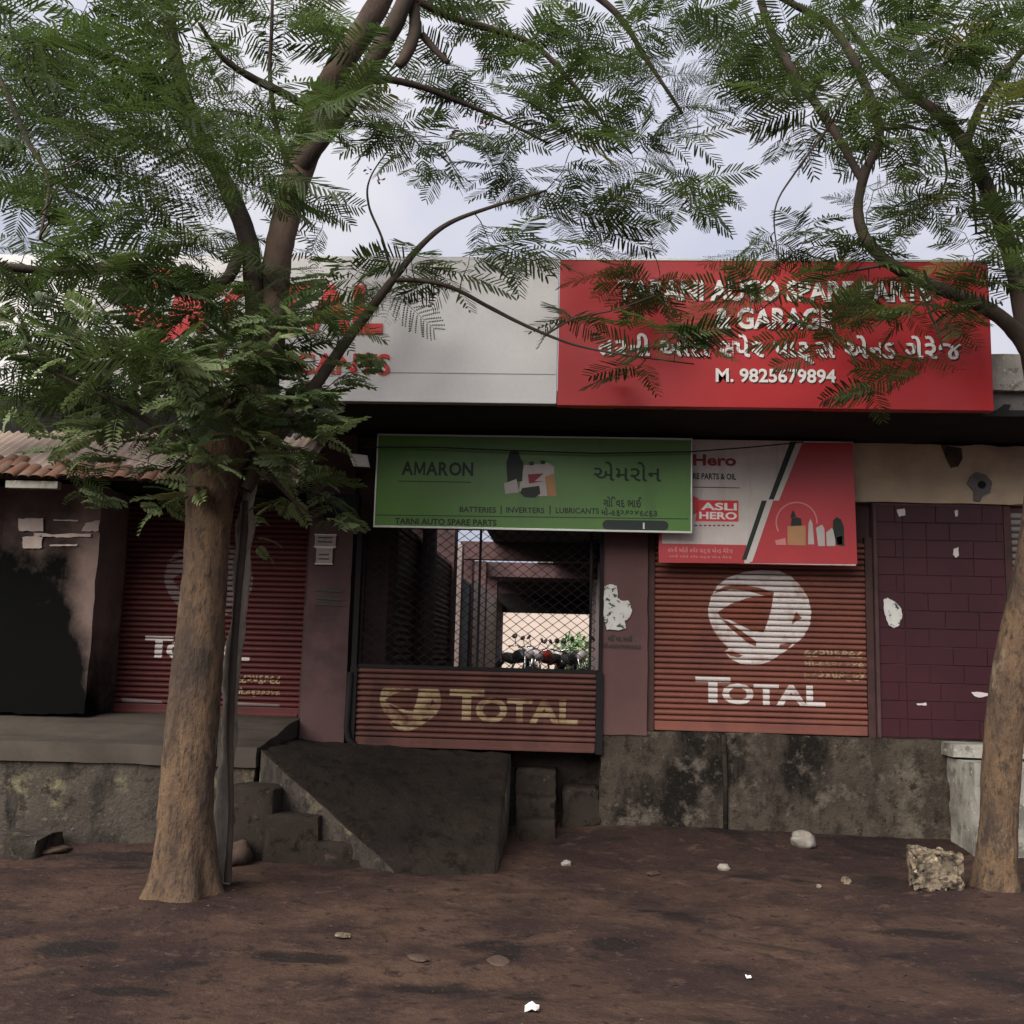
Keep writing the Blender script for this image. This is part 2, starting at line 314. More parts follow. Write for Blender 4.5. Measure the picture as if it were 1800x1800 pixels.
M['leaf'] = leaf_mat('feathery_leaf', (.014, .022, .012), (.088, .125, .040), (.10, .165, .03))
M['leaf_low'] = leaf_mat('young_leaf', (.045, .072, .034), (.25, .31, .14), (.16, .24, .07))

# ------------------------------------------------------------------ flat lettering: 2-D triangles, laid on a plane or on shutter slats
def clip_half(poly, ax, val, keep_less):
    out = []; n = len(poly)
    for i in range(n):
        a, b = poly[i], poly[(i+1) % n]
        ia = (a[ax] <= val) == keep_less or a[ax] == val; ib = (b[ax] <= val) == keep_less or b[ax] == val
        if ia: out.append(a)
        if ia != ib:
            k = (val-a[ax])/(b[ax]-a[ax]); out.append((a[0]+(b[0]-a[0])*k, a[1]+(b[1]-a[1])*k))
    return out
def text_tris(s, bold=.0, res=3):
    c = bpy.data.curves.new('lettering', 'FONT'); c.body = s; c.size = 1; c.offset = bold; c.resolution_u = res; c.fill_mode = 'FRONT'
    o = bpy.data.objects.new('lettering', c); COL.objects.link(o)
    dg = bpy.context.evaluated_depsgraph_get(); me = bpy.data.meshes.new_from_object(o.evaluated_get(dg)); me.calc_loop_triangles()
    T = [[(me.vertices[i].co.x, me.vertices[i].co.y) for i in lt.vertices] for lt in me.loop_triangles]
    bpy.data.objects.remove(o); bpy.data.curves.remove(c); bpy.data.meshes.remove(me); return T
def bbox(T):
    xs = [p[0] for t_ in T for p in t_]; ys = [p[1] for t_ in T for p in t_]; return min(xs), max(xs), min(ys), max(ys)
def guj(parts, bold=.018, space=.3):
    """parts: strings; ' ' is a word space; a leading '<' cuts the stem off (a half letter); '^' sets a small hook above the last letter"""
    out = []; x = 0
    for p in parts:
        if p == ' ': x += space; continue
        if p == '^':
            b = bbox(out); cx = x-.14
            out += [[(cx-.02, .62), (cx+.10, .70), (cx+.12, .80)], [(cx-.02, .62), (cx+.12, .80), (cx+.02, .72)]]; continue
        cut = p[0] == '<'; T = text_tris(p.lstrip('<'), bold); a, b_, _, _ = bbox(T); e = b_
        if cut:
            e = a+(b_-a)*.74; T = [q for q in (clip_half(list(k), 0, e, True) for k in T) if len(q) > 2]
        out += [[(u-a+x, v) for u, v in q] for q in T]; x += e-a+(.03 if cut else .055)
    return out
def fit(T, x0, x1, z0, z1):
    a, b, c, d = bbox(T); return [[(x0+(u-a)/(b-a)*(x1-x0), z0+(v-c)/(d-c)*(z1-z0)) for u, v in q] for q in T]
def rect_px(Y, px0, px1, py0, py1):        # py0 top, py1 bottom
    a = at(px0, (py0+py1)/2, Y); b = at(px1, (py0+py1)/2, Y); m = (px0+px1)/2
    return a.x, b.x, at(m, py1, Y).z, at(m, py0, Y).z
def poly_px(Y, pts):
    q = [(at(x, y, Y).x, at(x, y, Y).z) for x, y in pts]
    return [[q[i] for i in tr] for tr in tessellate_polygon([[Vector((x, z, 0)) for x, z in q]])]
def ellipse_pts(cx, cy, rx, ry, n=28, a0=0, a1=2*math.pi):
    return [(cx+rx*math.cos(a0+(a1-a0)*k/n), cy+ry*math.sin(a0+(a1-a0)*k/n)) for k in range(n if a1-a0 > 6.2 else n+1)]
def lay(name, T, Y, m, parent, thick=0):
    mb = MB()
    for q in T: mb.add([(x, Y, z) for x, z in q], [tuple(range(len(q)))])
    me = new_mesh(name, mb.v, mb.f); bm = bmesh.new(); bm.from_mesh(me); bmesh.ops.remove_doubles(bm, verts=bm.verts, dist=1e-5)
    for f in bm.faces:
        f.normal_update()
        if f.normal.y > 0: f.normal_flip()
    if thick:
        g = bmesh.ops.extrude_face_region(bm, geom=bm.faces[:]); vs = [e for e in g['geom'] if isinstance(e, bmesh.types.BMVert)]
        bmesh.ops.translate(bm, verts=vs, vec=(0, -thick, 0))
    bm.to_mesh(me); bm.free(); return link(name, me, m, parent)

def slat_profile(pitch, n=7):
    """(z, y) along one slat, bottom to top: a bulging face with a rolled groove at the joint"""
    return [(k*pitch, y) for k, y in ((0, .016), (.07, .010), (.12, -.004), (.26, -.014), (.5, -.018), (.74, -.013), (.88, -.002), (.93, .010), (1, .016))]
def shutter(parent, x0, x1, z0, z1, Y, m, pitch=.052, rail=True, rail_m=None):
    rm = rail_m or M['rail']
    mb = MB()
    mb.box(x0-.045, x0+.02, Y-.035, Y+.06, z0-.01, z1); mb.box(x1-.02, x1+.045, Y-.035, Y+.06, z0-.01, z1)
    mb.box(x0+.02, x1-.02, Y+.03, Y+.045, z0, z1)
    root = mb.build('rolling_shutter', rm, parent, bevel=.004)
    root.data.name = 'rolling_shutter'
    pr = slat_profile(pitch); mb = MB()
    for z, y in pr: mb.v += [(x0+.022, y, z), (x1-.022, y, z)]
    for i in range(len(pr)-1): mb.f.append((2*i, 2*i+1, 2*i+3, 2*i+2))
    me = new_mesh('slat', mb.v, mb.f); me.materials.append(m)
    for p in me.polygons: p.use_smooth = True
    bot = .085; n = int((z1-z0-bot)/pitch)
    bb = MB().box(x0+.024, x1-.024, Y-.016, Y+.012, z0+.004, z0+bot).box(x0+.03, x1-.03, Y-.03, Y-.016, z0+.002, z0+.03).build('bottom_bar', m, root, bevel=.005)
    for i in range(n):
        o = link('slat', me, None, root); o.location = (random.uniform(-.003, .003), Y+random.uniform(-.0015, .0015), z0+bot+i*pitch)
    root['Y'] = Y; 
    return root, dict(x0=x0, x1=x1, z0=z0+bot, n=n, pitch=pitch, Y=Y, pr=pr)
def paint(name, T, S, m, root, off=.0022):
    mb = MB(); zs = [z for z, _ in S['pr']]; ys = [y for _, y in S['pr']]
    for q in T:
        a = min(p[1] for p in q); b = max(p[1] for p in q)
        for i in range(max(0, int((a-S['z0'])/S['pitch'])), min(S['n']-1, int((b-S['z0'])/S['pitch']))+1):
            base = S['z0']+i*S['pitch']
            for k in range(1, len(zs)-2):
                lo, hi = base+zs[k], base+zs[k+1]
                if hi <= a or lo >= b: continue
                c = clip_half(clip_half(list(q), 1, hi, True), 1, lo, False) if True else None
                if len(c) < 3: continue
                mb.add([(x, S['Y']-off+ys[k]+(ys[k+1]-ys[k])*(z-lo)/(hi-lo), z) for x, z in c], [tuple(range(len(c)))])
    me = new_mesh(name, mb.v, mb.f); o = link(name, me, m, root); return o

# ------------------------------------------------------------------ ground
def sstep(a, b, x):
    k = min(1, max(0, (x-a)/(b-a))); return k*k*(3-2*k)
TL = Vector((-2.43, -2.8, 0)); TR = Vector((3.09, -1.75, 0))
def gh(x, y):
    h = .10*sstep(-1.3, -.05, y)*sstep(-.9, .7, x) + .035*sstep(-.5, 1.2, 1-abs(x+2.6)/2)*sstep(-2, -1.2, y)
    h += .05*math.exp(-((x-TL.x)**2+(y-TL.y)**2)/.35) + .04*math.exp(-((x-TR.x)**2+(y-TR.y)**2)/.2)
    p = Vector((x*.55, y*1.0, 0))
    h += .030*noise.noise(p*.9) + .018*noise.noise(p*2.7+Vector((3, 1, 0))) + .012*noise.noise(Vector((x*4, y*7, 2))) + .006*noise.noise(Vector((x*11, y*15, 4)))
    return h
xs = sorted(set([-400, -150, -60, -30, -18, -12, -9] + list(np.round(np.arange(-7.5, 6.6, .055), 4)) + [8, 12, 18, 30, 60, 150, 400]))
ys = sorted(set([-400, -150, -60, -30, -18, -13, -11] + list(np.round(np.arange(-9.6, .6, .05), 4)) + [2, 5, 10, 30, 80, 200, 400]))
gv = []
for y in ys:
    for x in xs:
        near = -7.6 < x < 6.7 and -9.7 < y < .7
        gv.append((x, y, gh(x, y) if near else -.01))
nx = len(xs); gf = [(j*nx+i, j*nx+i+1, (j+1)*nx+i+1, (j+1)*nx+i) for j in range(len(ys)-1) for i in range(nx-1)]
g = link('ground', new_mesh('ground', gv, gf), M['ground']); tag(g, kind='structure')
for p in g.data.polygons: p.use_smooth = True

# ------------------------------------------------------------------ the shop building
B = empty('shop_building', (0, 0, 0), 'single storey row of shops with rolling shutters on a high cement plinth', 'building')
SOF = 3.63
rough_box('plinth', .36, 5.6, 0.0, .5, -.2, .945, M['concrete'], B, .05, .016, 2.6, .05)
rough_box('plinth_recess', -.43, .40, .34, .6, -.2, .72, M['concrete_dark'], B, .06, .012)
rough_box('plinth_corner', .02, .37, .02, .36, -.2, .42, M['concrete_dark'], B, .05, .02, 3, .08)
MB().tube([(1.475, -.015, .02), (1.478, -.012, .5), (1.46, -.012, .93)], .022, 10).build('drain_pipe', M['concrete_dark'], B, True)
def pillar(x0, x1, y0, z0, m):
    o = rough_box('pillar', x0, x1, y0, .45, z0, SOF-.002, m, B, .08, .004, 2.2, .012); return o
pillar(-2.40, -1.985, -.02, .60, M['pillar_dark']); pillar(.36, .775, -.02, .90, M['pillar'])
# wall above the openings, and the beige lintel on the right
rough_box('wall_header', -4.55, -2.42, .38, .6, 2.98, SOF-.003, M['pillar_dark'], B, .1, .004)
rough_box('wall_header', -1.98, .355, .08, .40, 2.80, SOF-.003, M['pillar_dark'], B, .1, .004)
rough_box('wall_header', .78, 2.825, .10, .40, 2.75, SOF-.003, M['pillar_dark'], B, .1, .004)
rough_box('lintel', 2.605, 5.6, .0, .4, 3.075, SOF-.003, M['lintel'], B, .07, .006, 2, .03)
pts = [(at(x, y, -.01).x, at(x, y, -.01).z) for x, y in ((1706, 838), (1716, 830), (1732, 834), (1744, 848), (1740, 866), (1727, 872), (1722, 882), (1712, 880), (1712, 864), (1700, 850))]
MB().prism(pts, -.016, .004).build('plaster_patch', M['canopy'], B)
c = at(1726, 852, -.02); MB().tube([(c.x, -.024, c.z), (c.x, .02, c.z)], .036, 12).build('pipe_hole', M['black'], B)
pts = [(at(x, y, -.01).x, at(x, y, -.01).z) for x, y in ((1655, 782), (1690, 788), (1692, 806), (1684, 820), (1672, 822), (1664, 806))]
MB().prism(pts, -.014, .004).build('plaster_patch', M['concrete'], B)
# canopy slab carrying the big signs; the run to the right of the signs has its own edge beam
rough_box('canopy_slab', -2.45, 3.38, -1.22, .5, SOF, SOF+.14, M['soffit'], B, .15, .004)
rough_box('upper_wall', -7.5, -2.46, .0, .42, 3.07, 4.3, M['soffit'], B, .15, .006)
box('back_wall', -7.5, -1.95, .62, .8, .5, 3.62, M['soffit'], B, 0); box('back_wall', .99, 6.0, .62, .8, .5, 3.62, M['soffit'], B, 0); box('back_wall', -2.42, -1.95, .452, .618, .5, 3.62, M['pillar_dark'], B, 0)
rough_box('canopy_slab', 3.385, 6.2, -1.05, .5, SOF+.02, SOF+.12, M['soffit'], B, .12, .006)
rough_box('edge_beam', 3.46, 6.2, -1.12, -.92, 3.85, 4.16, M['pale_concrete'], B, .07, .008, 3, .03)
rough_box('edge_beam', 3.46, 6.2, -1.05, -.90, 3.70, 3.848, M['canopy'], B, .07, .006)
rough_box('roof_slab', -6.4, 6.2, .502, 1.2, SOF, 3.85, M['canopy'], B, .3, .004)
# right shutter, tiled wall, far shutter
sR, SR = shutter(B, .82, 2.78, .95, 2.75, .06, M['sh_right'])
sL, SL = shutter(B, -4.46, -2.47, .955, 3.05, .30, M['sh_left'])
sM, SM = shutter(B, -1.90, .33, .735, 1.45, -.03, M['sh_mid'], rail_m=M['black'])
sF, SF = shutter(B, 4.06, 5.3, 1.0, 3.06, .05, M['sh_grey'], pitch=.062)
box('jamb', 2.83, 2.862, -.01, .3, .945, 3.07, M['pillar_dark'], B, .004)
tw = box('tiled_wall', 2.862, 4.012, .03, .3, .945, 3.072, M['grout'], B, .0)
def tile(x0, x1, z0, z1):
    key = (round(x1-x0, 2), round(z1-z0, 2))
    if key not in TILES:
        a, b = (x1-x0)/2-.0022, (z1-z0)/2-.0022
        mb = MB().box(-a, a, -.006, .006, -b, b); me = new_mesh('tile', mb.v, mb.f); bm = bmesh.new(); bm.from_mesh(me)
        bmesh.ops.bevel(bm, geom=[e for e in bm.edges if all(v.co.y < 0 for v in e.verts)], offset=.003, segments=1, affect='EDGES')
        bmesh.ops.recalc_face_normals(bm, faces=bm.faces); bm.to_mesh(me); bm.free(); me.materials.append(M['tile']); TILES[key] = me
    o = link('tile', TILES[key], None, tw); o.location = ((x0+x1)/2, .03-.003+random.uniform(-.003, .001), (z0+z1)/2)
    o.rotation_euler = (random.uniform(-.008, .008), 0, random.uniform(-.008, .008))
TILES = {}
zr = .95; row = 0
while zr < 3.0:
    h = .16; xx = 2.865
    for wd in (.17, .07) if row % 2 == 0 else (.24,): tile(xx, xx+wd, zr, zr+h); xx += wd
    first = True
    while xx < 4.0:
        wd = [.42, .21, .30, .42, .36][(row*3+int(xx*10)) % 5]
        if first and row % 2: wd = .21
        first = False; wd = round(min(wd, 4.010-xx), 2)
        if 4.010-xx-wd < .06: wd = round(4.010-xx, 2)
        tile(xx, xx+wd, zr, zr+h); xx += wd
    zr += h+.002; row += 1
# left end: plaster wall with soot and shadow both in its colour
rough_box('plaster_wall', -5.22, -4.29, -.30, .42, .95, 3.06, M['soot_shade_wall'], B, .08, .008, 2.4, .03)
rough_box('plaster_wall', -7.5, -5.24, -.12, .42, .95, 3.06, M['soot_shade_wall'], B, .12, .008, 2.4, .03)

# painted marks on the shutters
W = lambda S, pts, ox, oy, k: poly_px(S['Y'], [(ox+x*k, oy+y*k) for x, y in pts])
LOGO = [(478,380),(500,290),(545,210),(620,150),(740,108),(870,92),(1000,98),(1085,138),(1160,210),(1215,300),(1237,400),(1227,500),(1175,590),(1090,660),(1000,720),(930,765),(830,797),(720,782),(640,745),(600,690),(632,668),(560,600),(510,520),(482,440)]
SWOOSH = [[(545,405),(640,345),(760,300),(900,280),(957,280),(945,370),(922,450),(888,552),(800,540),(720,500),(640,460),(570,440)],
          [(505,268),(600,213),(700,200),(850,222),(962,258),(955,288),(880,278),(760,245),(640,233),(560,255)],
          [(575,455),(625,470),(835,620),(828,652),(780,635),(640,520)], [(1125,400),(1167,445),(1090,492)],
          [(1005,640),(1085,632),(1120,618),(1060,668),(1000,668)], [(598,690),(660,690),(735,722),(700,735),(640,722)]]
def logo(S, root, ox, oy, k, m, m2, clip=None):
    T = W(S, LOGO, ox, oy, k)
    if clip: T = [q for q in (clip_half(list(a), 1, clip, True) for a in T) if len(q) > 2]
    paint('painted_emblem', T, S, m, root, .0022)
    for p in SWOOSH:
        T = W(S, p, ox, oy, k)
        if clip: T = [q for q in (clip_half(list(a), 1, clip, True) for a in T) if len(q) > 2]
        if T: paint('painted_emblem_detail', T, S, m2, root, .0036)
K = 1/4.186
logo(SR, sR, 1130, 980, K, M['paint_white'], M['paint_orange'])
def total(S, root, px0, px1, py0, py1, m):
    w_ = px1-px0; h = py1-py0
    T = fit(text_tris('T', .035), *rect_px(S['Y'], px0, px0+w_*.27, py0, py1-h*.10))
    T += fit(text_tris('OTAL', .035), *rect_px(S['Y'], px0+w_*.205, px1, py0+h*.26, py1))
    paint('painted_lettering', T, S, m, root, .0022)
total(SR, sR, 1222, 1450, 1190, 1240, M['paint_white'])
for i, s in enumerate(("૯૮૨૫૬૭૯૮", "મો-૯૬૨૭૨૪૯", "૯૮૨૪૫૭૬૯૪")):
    T = fit(text_tris(s, .03), *rect_px(SR['Y'], 1413, 1516+i*3, (1143, 1160, 1180)[i], (1157, 1173, 1198)[i])); paint('painted_number', T, SR, M['paint_cream'], sR)
logo(SL, sL, 290-478*.205, 935, .205, M['paint_grey'], M['sh_left'])
total(SL, sL, 255, 440, 1118, 1160, M['paint_white'])
for i, s in enumerate(("૯૮૨૫૬૭૯૮", "મો-૯૬૨૭૨૪૯")):
    T = fit(text_tris(s, .03), *rect_px(SL['Y'], 415, 494, 1187+i*22, 1203+i*22)); paint('painted_number', T, SL, M['paint_cream'], sL)
for pts in ([(412,1234),(492,1238),(494,1246),(470,1249),(440,1246),(415,1243)], [(212,1226),(286,1232),(288,1243),(250,1242),(220,1236)]):
    paint('paint_smear', poly_px(SL['Y'], pts), SL, M['paint_grey'], sL)
logo(SM, sM, 668-478*.142, 1172, .142, M['paint_cream'], M['sh_mid'], clip=1.265)
total(SM, sM, 790, 1016, 1212, 1272, M['paint_cream'])

# grille above the brown slats of the middle shutter: zigzag rods hooked together
X0, X1, Z0, Z1, GY = -1.89, .33, 1.45, 2.78, -.02
cell, ch = .112, .085; nzg = int((Z1-Z0)/(ch/2)); zz_me = {}
for par in (0, 1):
    pts = [((cell/2 if (k+par) % 2 else 0)*1.06, (.004 if par else -.004), Z0+k*ch/2) for k in range(nzg+1)]
    mb = MB().tube(pts, .0062, 4, False); me = new_mesh('grille_rod', mb.v, mb.f); me.materials.append(M['black']); zz_me[par] = me
k = 0; xx = X0
while xx+cell/2 < X1:
    o = link('grille_rod', zz_me[k % 2], None, sM); o.location = (xx, GY, 0); xx += cell/2; k += 1
mb = MB()
for x in (-.78, .25): mb.box(x-.012, x+.012, GY-.018, GY-.010, 1.45, 2.78)
mb.box(X0-.05, X0+.0, GY-.04, GY+.05, 1.44, 2.80); mb.box(X1+.0, X1+.03, GY-.04, GY+.05, 1.44, 2.80); mb.box(X0, X1, GY-.03, GY+.03, 2.74, 2.80); mb.box(X0, X1, GY-.02, GY+.02, 1.44, 1.475)
mb.build('grille_frame', M['black'], sM, bevel=.003)
mb = MB().tube([(-1.94, -.06, 1.4), (-1.95, -.07, .9), (-1.93, -.08, .80), (-1.86, -.08, .73), (-1.7, -.07, .715)], .03, 8).build('rail_foot', M['black'], sM, True)

# ------------------------------------------------------------------ covered passage behind the grille
PS = empty('covered_passage', (-.5, .4, .7), 'dim covered passage with side shutters seen through the diamond grille', 'passage')
rough_box('passage_floor', -2.1, .95, .37, 24, .55, .72, M['concrete_dark'], PS, .5, .005)
box('passage_wall', .74, .98, .46, 20, .5, 3.62, M['inner_wall'], PS, .0)
LW = -1.72
def seg(y0, y1, z0, z1, m, name='passage_wall', d=.2): return box(name, LW-d, LW, y0, y1, z0, z1, m, PS, .004)
seg(.46, 1.0, .55, 3.62, M['pillar_dark'], 'pier', .22)
def side_shutter(y0, y1, m, z1=3.0):
    mb = MB(); n = int((z1-.74)/.075)
    for i in range(n):
        z = .74+i*.075
        mb.add([(LW-.06, y0, z), (LW-.06, y1, z), (LW-.035, y1, z+.03), (LW-.035, y0, z+.03), (LW-.06, y1, z+.07), (LW-.06, y0, z+.07)], [(0, 1, 2, 3), (3, 2, 4, 5)])
    mb.box(LW-.12, LW-.07, y0, y1, .72, z1).build('side_shutter', m, PS)
side_shutter(1.0, 2.8, M['sh_left']); seg(2.8, 3.2, .55, 3.62, M['pillar_dark'], 'pier', .26)
seg(3.2, 4.2, .55, 3.25, M['inner_wall']); side_shutter(4.2, 6.4, M['sh_mid']); seg(6.4, 6.9, .55, 3.62, M['pillar_dark'], 'pier', .3)
seg(7.6, 8.0, .55, 3.4, M['inner_wall'], 'pier', .22); box('side_door', LW-.1, LW-.04, 8.0, 9.6, .72, 2.9, M['blue_door'], PS, .004)
seg(9.6, 10.1, .55, 3.62, M['pillar_dark'], 'pier', .26); seg(10.1, 13.0, .55, 3.0, M['pink_wall']); seg(13.0, 13.5, .55, 3.62, M['pillar_dark'], 'pier', .28)
seg(13.5, 17, .55, 3.0, M['cream_wall']); seg(17, 17.5, .55, 3.62, M['pillar_dark'], 'pier', .28); seg(17.5, 20, .55, 3.0, M['inner_wall'])
# roof: solid at both ends and along the right, open slots over the left aisle
for (a, b, c_, d) in ((-2.1, .98, 1.2, 4.0), (-.95, .98, 4.0, 9.2), (-.25, .98, 9.2, 13.2), (-1.30, -.951, 4.0, 9.2), (-.6, .98, 13.2, 16.5), (-2.1, .98, 16.5, 20.2)): box('roof_panel', a, b, c_, d, 3.63, 3.74, M['canopy'], PS, .0)
for y in (4.0, 9.2, 13.4, 19.8): box('roof_beam', -1.9, .9, y-.12, y+.12, 3.30, 3.63, M['pillar_dark'], PS, .01)
box('end_beam', -1.9, .96, 19.6, 20.1, 2.78, 3.30, M['black'], PS, .01)
for x in (-.72, -.4): MB().tube([(x, 9.2, 3.66), (x, 13.2, 3.66)], .02, 6).build('skylight_bar', M['black'], PS)
# yard beyond
yard = rough_box('yard_ground', -14, 14, 24.02, 60, .40, .66, M['platform_top'], None, 2.5, .01); tag(yard, kind='structure')
BY = empty('far_building', (0, 33, .66), 'pinkish limewashed house at the sunlit end of the passage', 'building')
box('wall', -7, 1.1, 33, 35, .6, 4.4, M['pink_wall'], BY, .02); box('roof', -7.2, 1.3, 32.8, 35.2, 4.4, 4.6, M['canopy'], BY, .02)
for x in (-4.6,): box('window', x-.35, x+.35, 32.95, 33.02, 1.6, 2.6, M['blue_door'], BY, .01)
BS = empty('bush', (.3, 28.5, .66), 'leafy green bush in the yard beyond the passage', 'bush')
bv = MB()
for _ in range(900):
    d = Vector(rng.normal(size=3)).normalized()*(.55+.45*rng.random()); p = Vector((.45+d.x*.9, 28.5+d.y*.6, 1.55+d.z*.95)); e = Vector(rng.normal(size=3)).normalized()*.10; f_ = e.cross(d).normalized()*.05
    bv.add([p-e, p+f_, p+e, p-f_], [(0, 1, 2, 3)])
bb_ = bv.build('foliage', flat('bush_leaf', (.12, .20, .08), .6, var=.4, scale=6), BS); tag(bb_, kind='stuff')
MB().tube([(.45, 28.5, .6), (.45, 28.5, 1.5)], .05, 8).build('stem', M['pillar_dark'], BS)
BY2 = empty('far_building', (3, 38, .66), 'pale cream house further back beyond the passage end', 'building')
box('wall', 1.4, 9, 38, 40, .6, 3.6, M['cream_wall'], BY2, .02); box('roof', 1.2, 9.2, 37.8, 40.2, 3.6, 3.8, M['canopy'], BY2, .02); box('door', 2.6, 3.4, 37.95, 38.03, .66, 2.7, M['blue_door'], BY2, .01)

def wheel(parent, x, y, z, r):
    mb = MB(); n = 22; ring = [(x, y+math.cos(a)*(r-.04), z+math.sin(a)*(r-.04)) for a in [k*2*math.pi/n for k in range(n+1)]]
    o = mb.tube(ring, .045, 8, False).build('wheel', M['rubber'], parent, True)
    mb = MB().tube([(x, y+math.cos(a)*(r-.09), z+math.sin(a)*(r-.09)) for a in [k*2*math.pi/n for k in range(n+1)]], .014, 6, False)
    for k in range(8): a = k*math.pi/4; mb.tube([(x, y, z), (x, y+math.cos(a)*(r-.09), z+math.sin(a)*(r-.09))], .007, 4)
    mb.tube([(x-.05, y, z), (x+.05, y, z)], .035, 8).build('rim', M['chrome'], o, True)
def motorcycle(loc, rz, m, label, lean=0):
    R_ = empty('motorcycle', (0, 0, 0), label, 'motorcycle', 'motorcycles parked at the passage end')
    wheel(R_, 0, -.62, .30, .30); wheel(R_, 0, .62, .30, .30)
    mb = MB().tube([(-.055, -.62, .30), (-.06, -.48, .72), (-.06, -.42, .92)], .022, 8).tube([(.055, -.62, .30), (.06, -.48, .72), (.06, -.42, .92)], .022, 8); mb.build('fork', M['chrome'], R_, True)
    MB().tube([(-.37, -.26, 1.0), (-.22, -.36, 1.04), (0, -.41, .96), (.22, -.36, 1.04), (.37, -.26, 1.0)], .014, 8).build('handlebar', M['chrome'], R_, True)
    for s in (-1, 1):
        MB().tube([(s*.25, -.34, 1.04), (s*.30, -.38, 1.20)], .007, 6).tube([(s*.30, -.37, 1.20), (s*.32, -.385, 1.22), (s*.33, -.39, 1.225)], [.05, .062, .04], 12).build('mirror', M['bike_black'], R_, True)
    MB().tube([(0, -.40, .90), (0, -.52, .90), (0, -.57, .90)], [.07, .105, .085], 14).build('headlight', M['lamp_glass'], R_, True)
    MB().tube([(0, -.36, .80), (0, -.22, .86), (0, -.02, .84), (0, .10, .78)], [.06, .145, .14, .07], 14).build('tank', m, R_, True)
    MB().tube([(0, .06, .78), (0, .2, .79), (0, .5, .82), (0, .72, .86)], [.07, .12, .11, .05], 12).build('seat', M['rubber'], R_, True)
    MB().tube([(0, -.22, .42), (0, -.05, .36), (0, .16, .42)], [.09, .15, .10], 10).tube([(0, -.38, .85), (0, -.25, .4)], .025, 8).tube([(0, .1, .75), (0, .3, .45), (0, .62, .3)], .025, 8).build('engine', M['chrome'], R_, True)
    MB().tube([(0, .95, .50), (0, .90, .66), (0, .70, .74)], [.03, .07, .06], 8).build('rear_mudguard', m, R_, True); MB().tube([(0, -.90, .42), (0, -.72, .62), (0, -.52, .60)], [.03, .06, .05], 8).build('front_mudguard', m, R_, True)
    MB().tube([(.12, .05, .3), (.14, .5, .3), (.14, .85, .36)], [.03, .045, .04], 8).build('exhaust', M['chrome'], R_, True)
    R_.location = loc; R_.rotation_euler = (0, lean, rz); WORLD[R_.name] = Vector((0, 0, 0)); return R_
motorcycle((-1.0, 11.6, .72), .5, M['bike_black'], 'black motorcycle parked nearest the left wall of the passage', .12)
motorcycle((-.42, 12.2, .72), -.35, M['bike_red'], 'dark red motorcycle parked in the middle of the passage', .12)
motorcycle((-.75, 13.6, .72), .15, M['bike_black'], 'black motorcycle in the back row of the passage, left of two', .1)
motorcycle((.12, 13.9, .72), -.25, M['bike_black'], 'black motorcycle in the back row of the passage, right of two', -.1)
motorcycle((.34, 11.9, .72), .3, M['bike_black'], 'black motorcycle parked nearest the right wall of the passage', -.12)

# ------------------------------------------------------------------ signs
def sign_box(root, x0, x1, z0, z1, Y, depth, face_m, edge_m, fname='face'):
    box('box_frame', x0, x1, Y+.004, Y+depth, z0, z1, edge_m, root, .004)
    return box(fname, x0+.004, x1-.004, Y, Y+.0035, z0+.004, z1-.004, face_m, root, .0)
def lines_text(name, s, Y, r, m, parent, bold=.02, shadow=None, thick=0):
    T = fit(text_tris(s, bold) if isinstance(s, str) else s, *r)
    if shadow: lay(name+'_shadow', [[(x+.010, z-.012) for x, z in q] for q in T], Y-.0015, shadow, parent)
    return lay(name, T, Y-.003, m, parent, thick)
SY = -1.30
WS = empty('signboard', (-2.4, SY, 3.64), 'wide white signboard with red lettering half hidden behind the tree', 'sign')
sign_box(WS, -5.9, -.087, 3.64, 4.90, SY, .10, M['sign_white'], M['sign_grey'])
box('panel_seam', -5.88, -.1, SY-.002, SY-.0005, 3.885, 3.892, M['sign_grey'], WS, 0)
lines_text('lettering', 'TOTAL', SY, rect_px(SY, 322, 674, 500, 587), M['text_red'], WS, .035, None, .012)
lines_text('lettering', 'LUBRICANTS', SY, rect_px(SY, 384, 686, 621, 658), M['text_red'], WS, .02, None, .008)
ox, oy, k = 128, 452, .19
lay('emblem', W(dict(Y=SY), LOGO, ox, oy, k), SY-.003, M['text_red'], WS, .006)
lay('emblem_swirl', [q for p in SWOOSH[:1] for q in W(dict(Y=SY), p, ox, oy, k)], SY-.012, M['sign_white'], WS)
lay('emblem_swirl', [q for p in SWOOSH[1:3] for q in W(dict(Y=SY), p, ox, oy, k)], SY-.012, M['logo_orange'], WS)
RS = empty('signboard', (1.65, SY, 3.63), 'long red signboard with white shop name above the right shutters', 'sign')
sign_box(RS, -.082, 3.42, 3.63, 4.885, SY, .10, M['sign_red'], M['sign_red'])
box('edge_trim', -.081, 3.419, SY-.006, SY+.002, 4.874, 4.892, M['frame_alu'], RS, .001)
lines_text('lettering', 'TARANI AUTO SPARE PARTS', SY, rect_px(SY, 1086, 1636, 493, 530), M['text_white'], RS, .03, M['text_shadow'])
lines_text('lettering', '& GARAGE', SY, rect_px(SY, 1256, 1463, 541, 579), M['text_white'], RS, .03, M['text_shadow'])
GL = guj(['ત', 'ર', 'ની', ' ', 'ઓ', 'ટો', ' ', '<સ', 'પે', 'ર', ' ', 'પા', 'ટ્', 'સ', '^', ' ', 'એ', '<ન', 'ડ', ' ', 'ગે', 'રે', 'જ'], .026)
def words(T):
    T = sorted(T, key=lambda q: min(p[0] for p in q)); out = [[T[0]]]; e = max(p[0] for p in T[0])
    for q in T[1:]:
        if min(p[0] for p in q)-e > .03: out.append([])
        out[-1].append(q); e = max(e, max(p[0] for p in q))
    return out
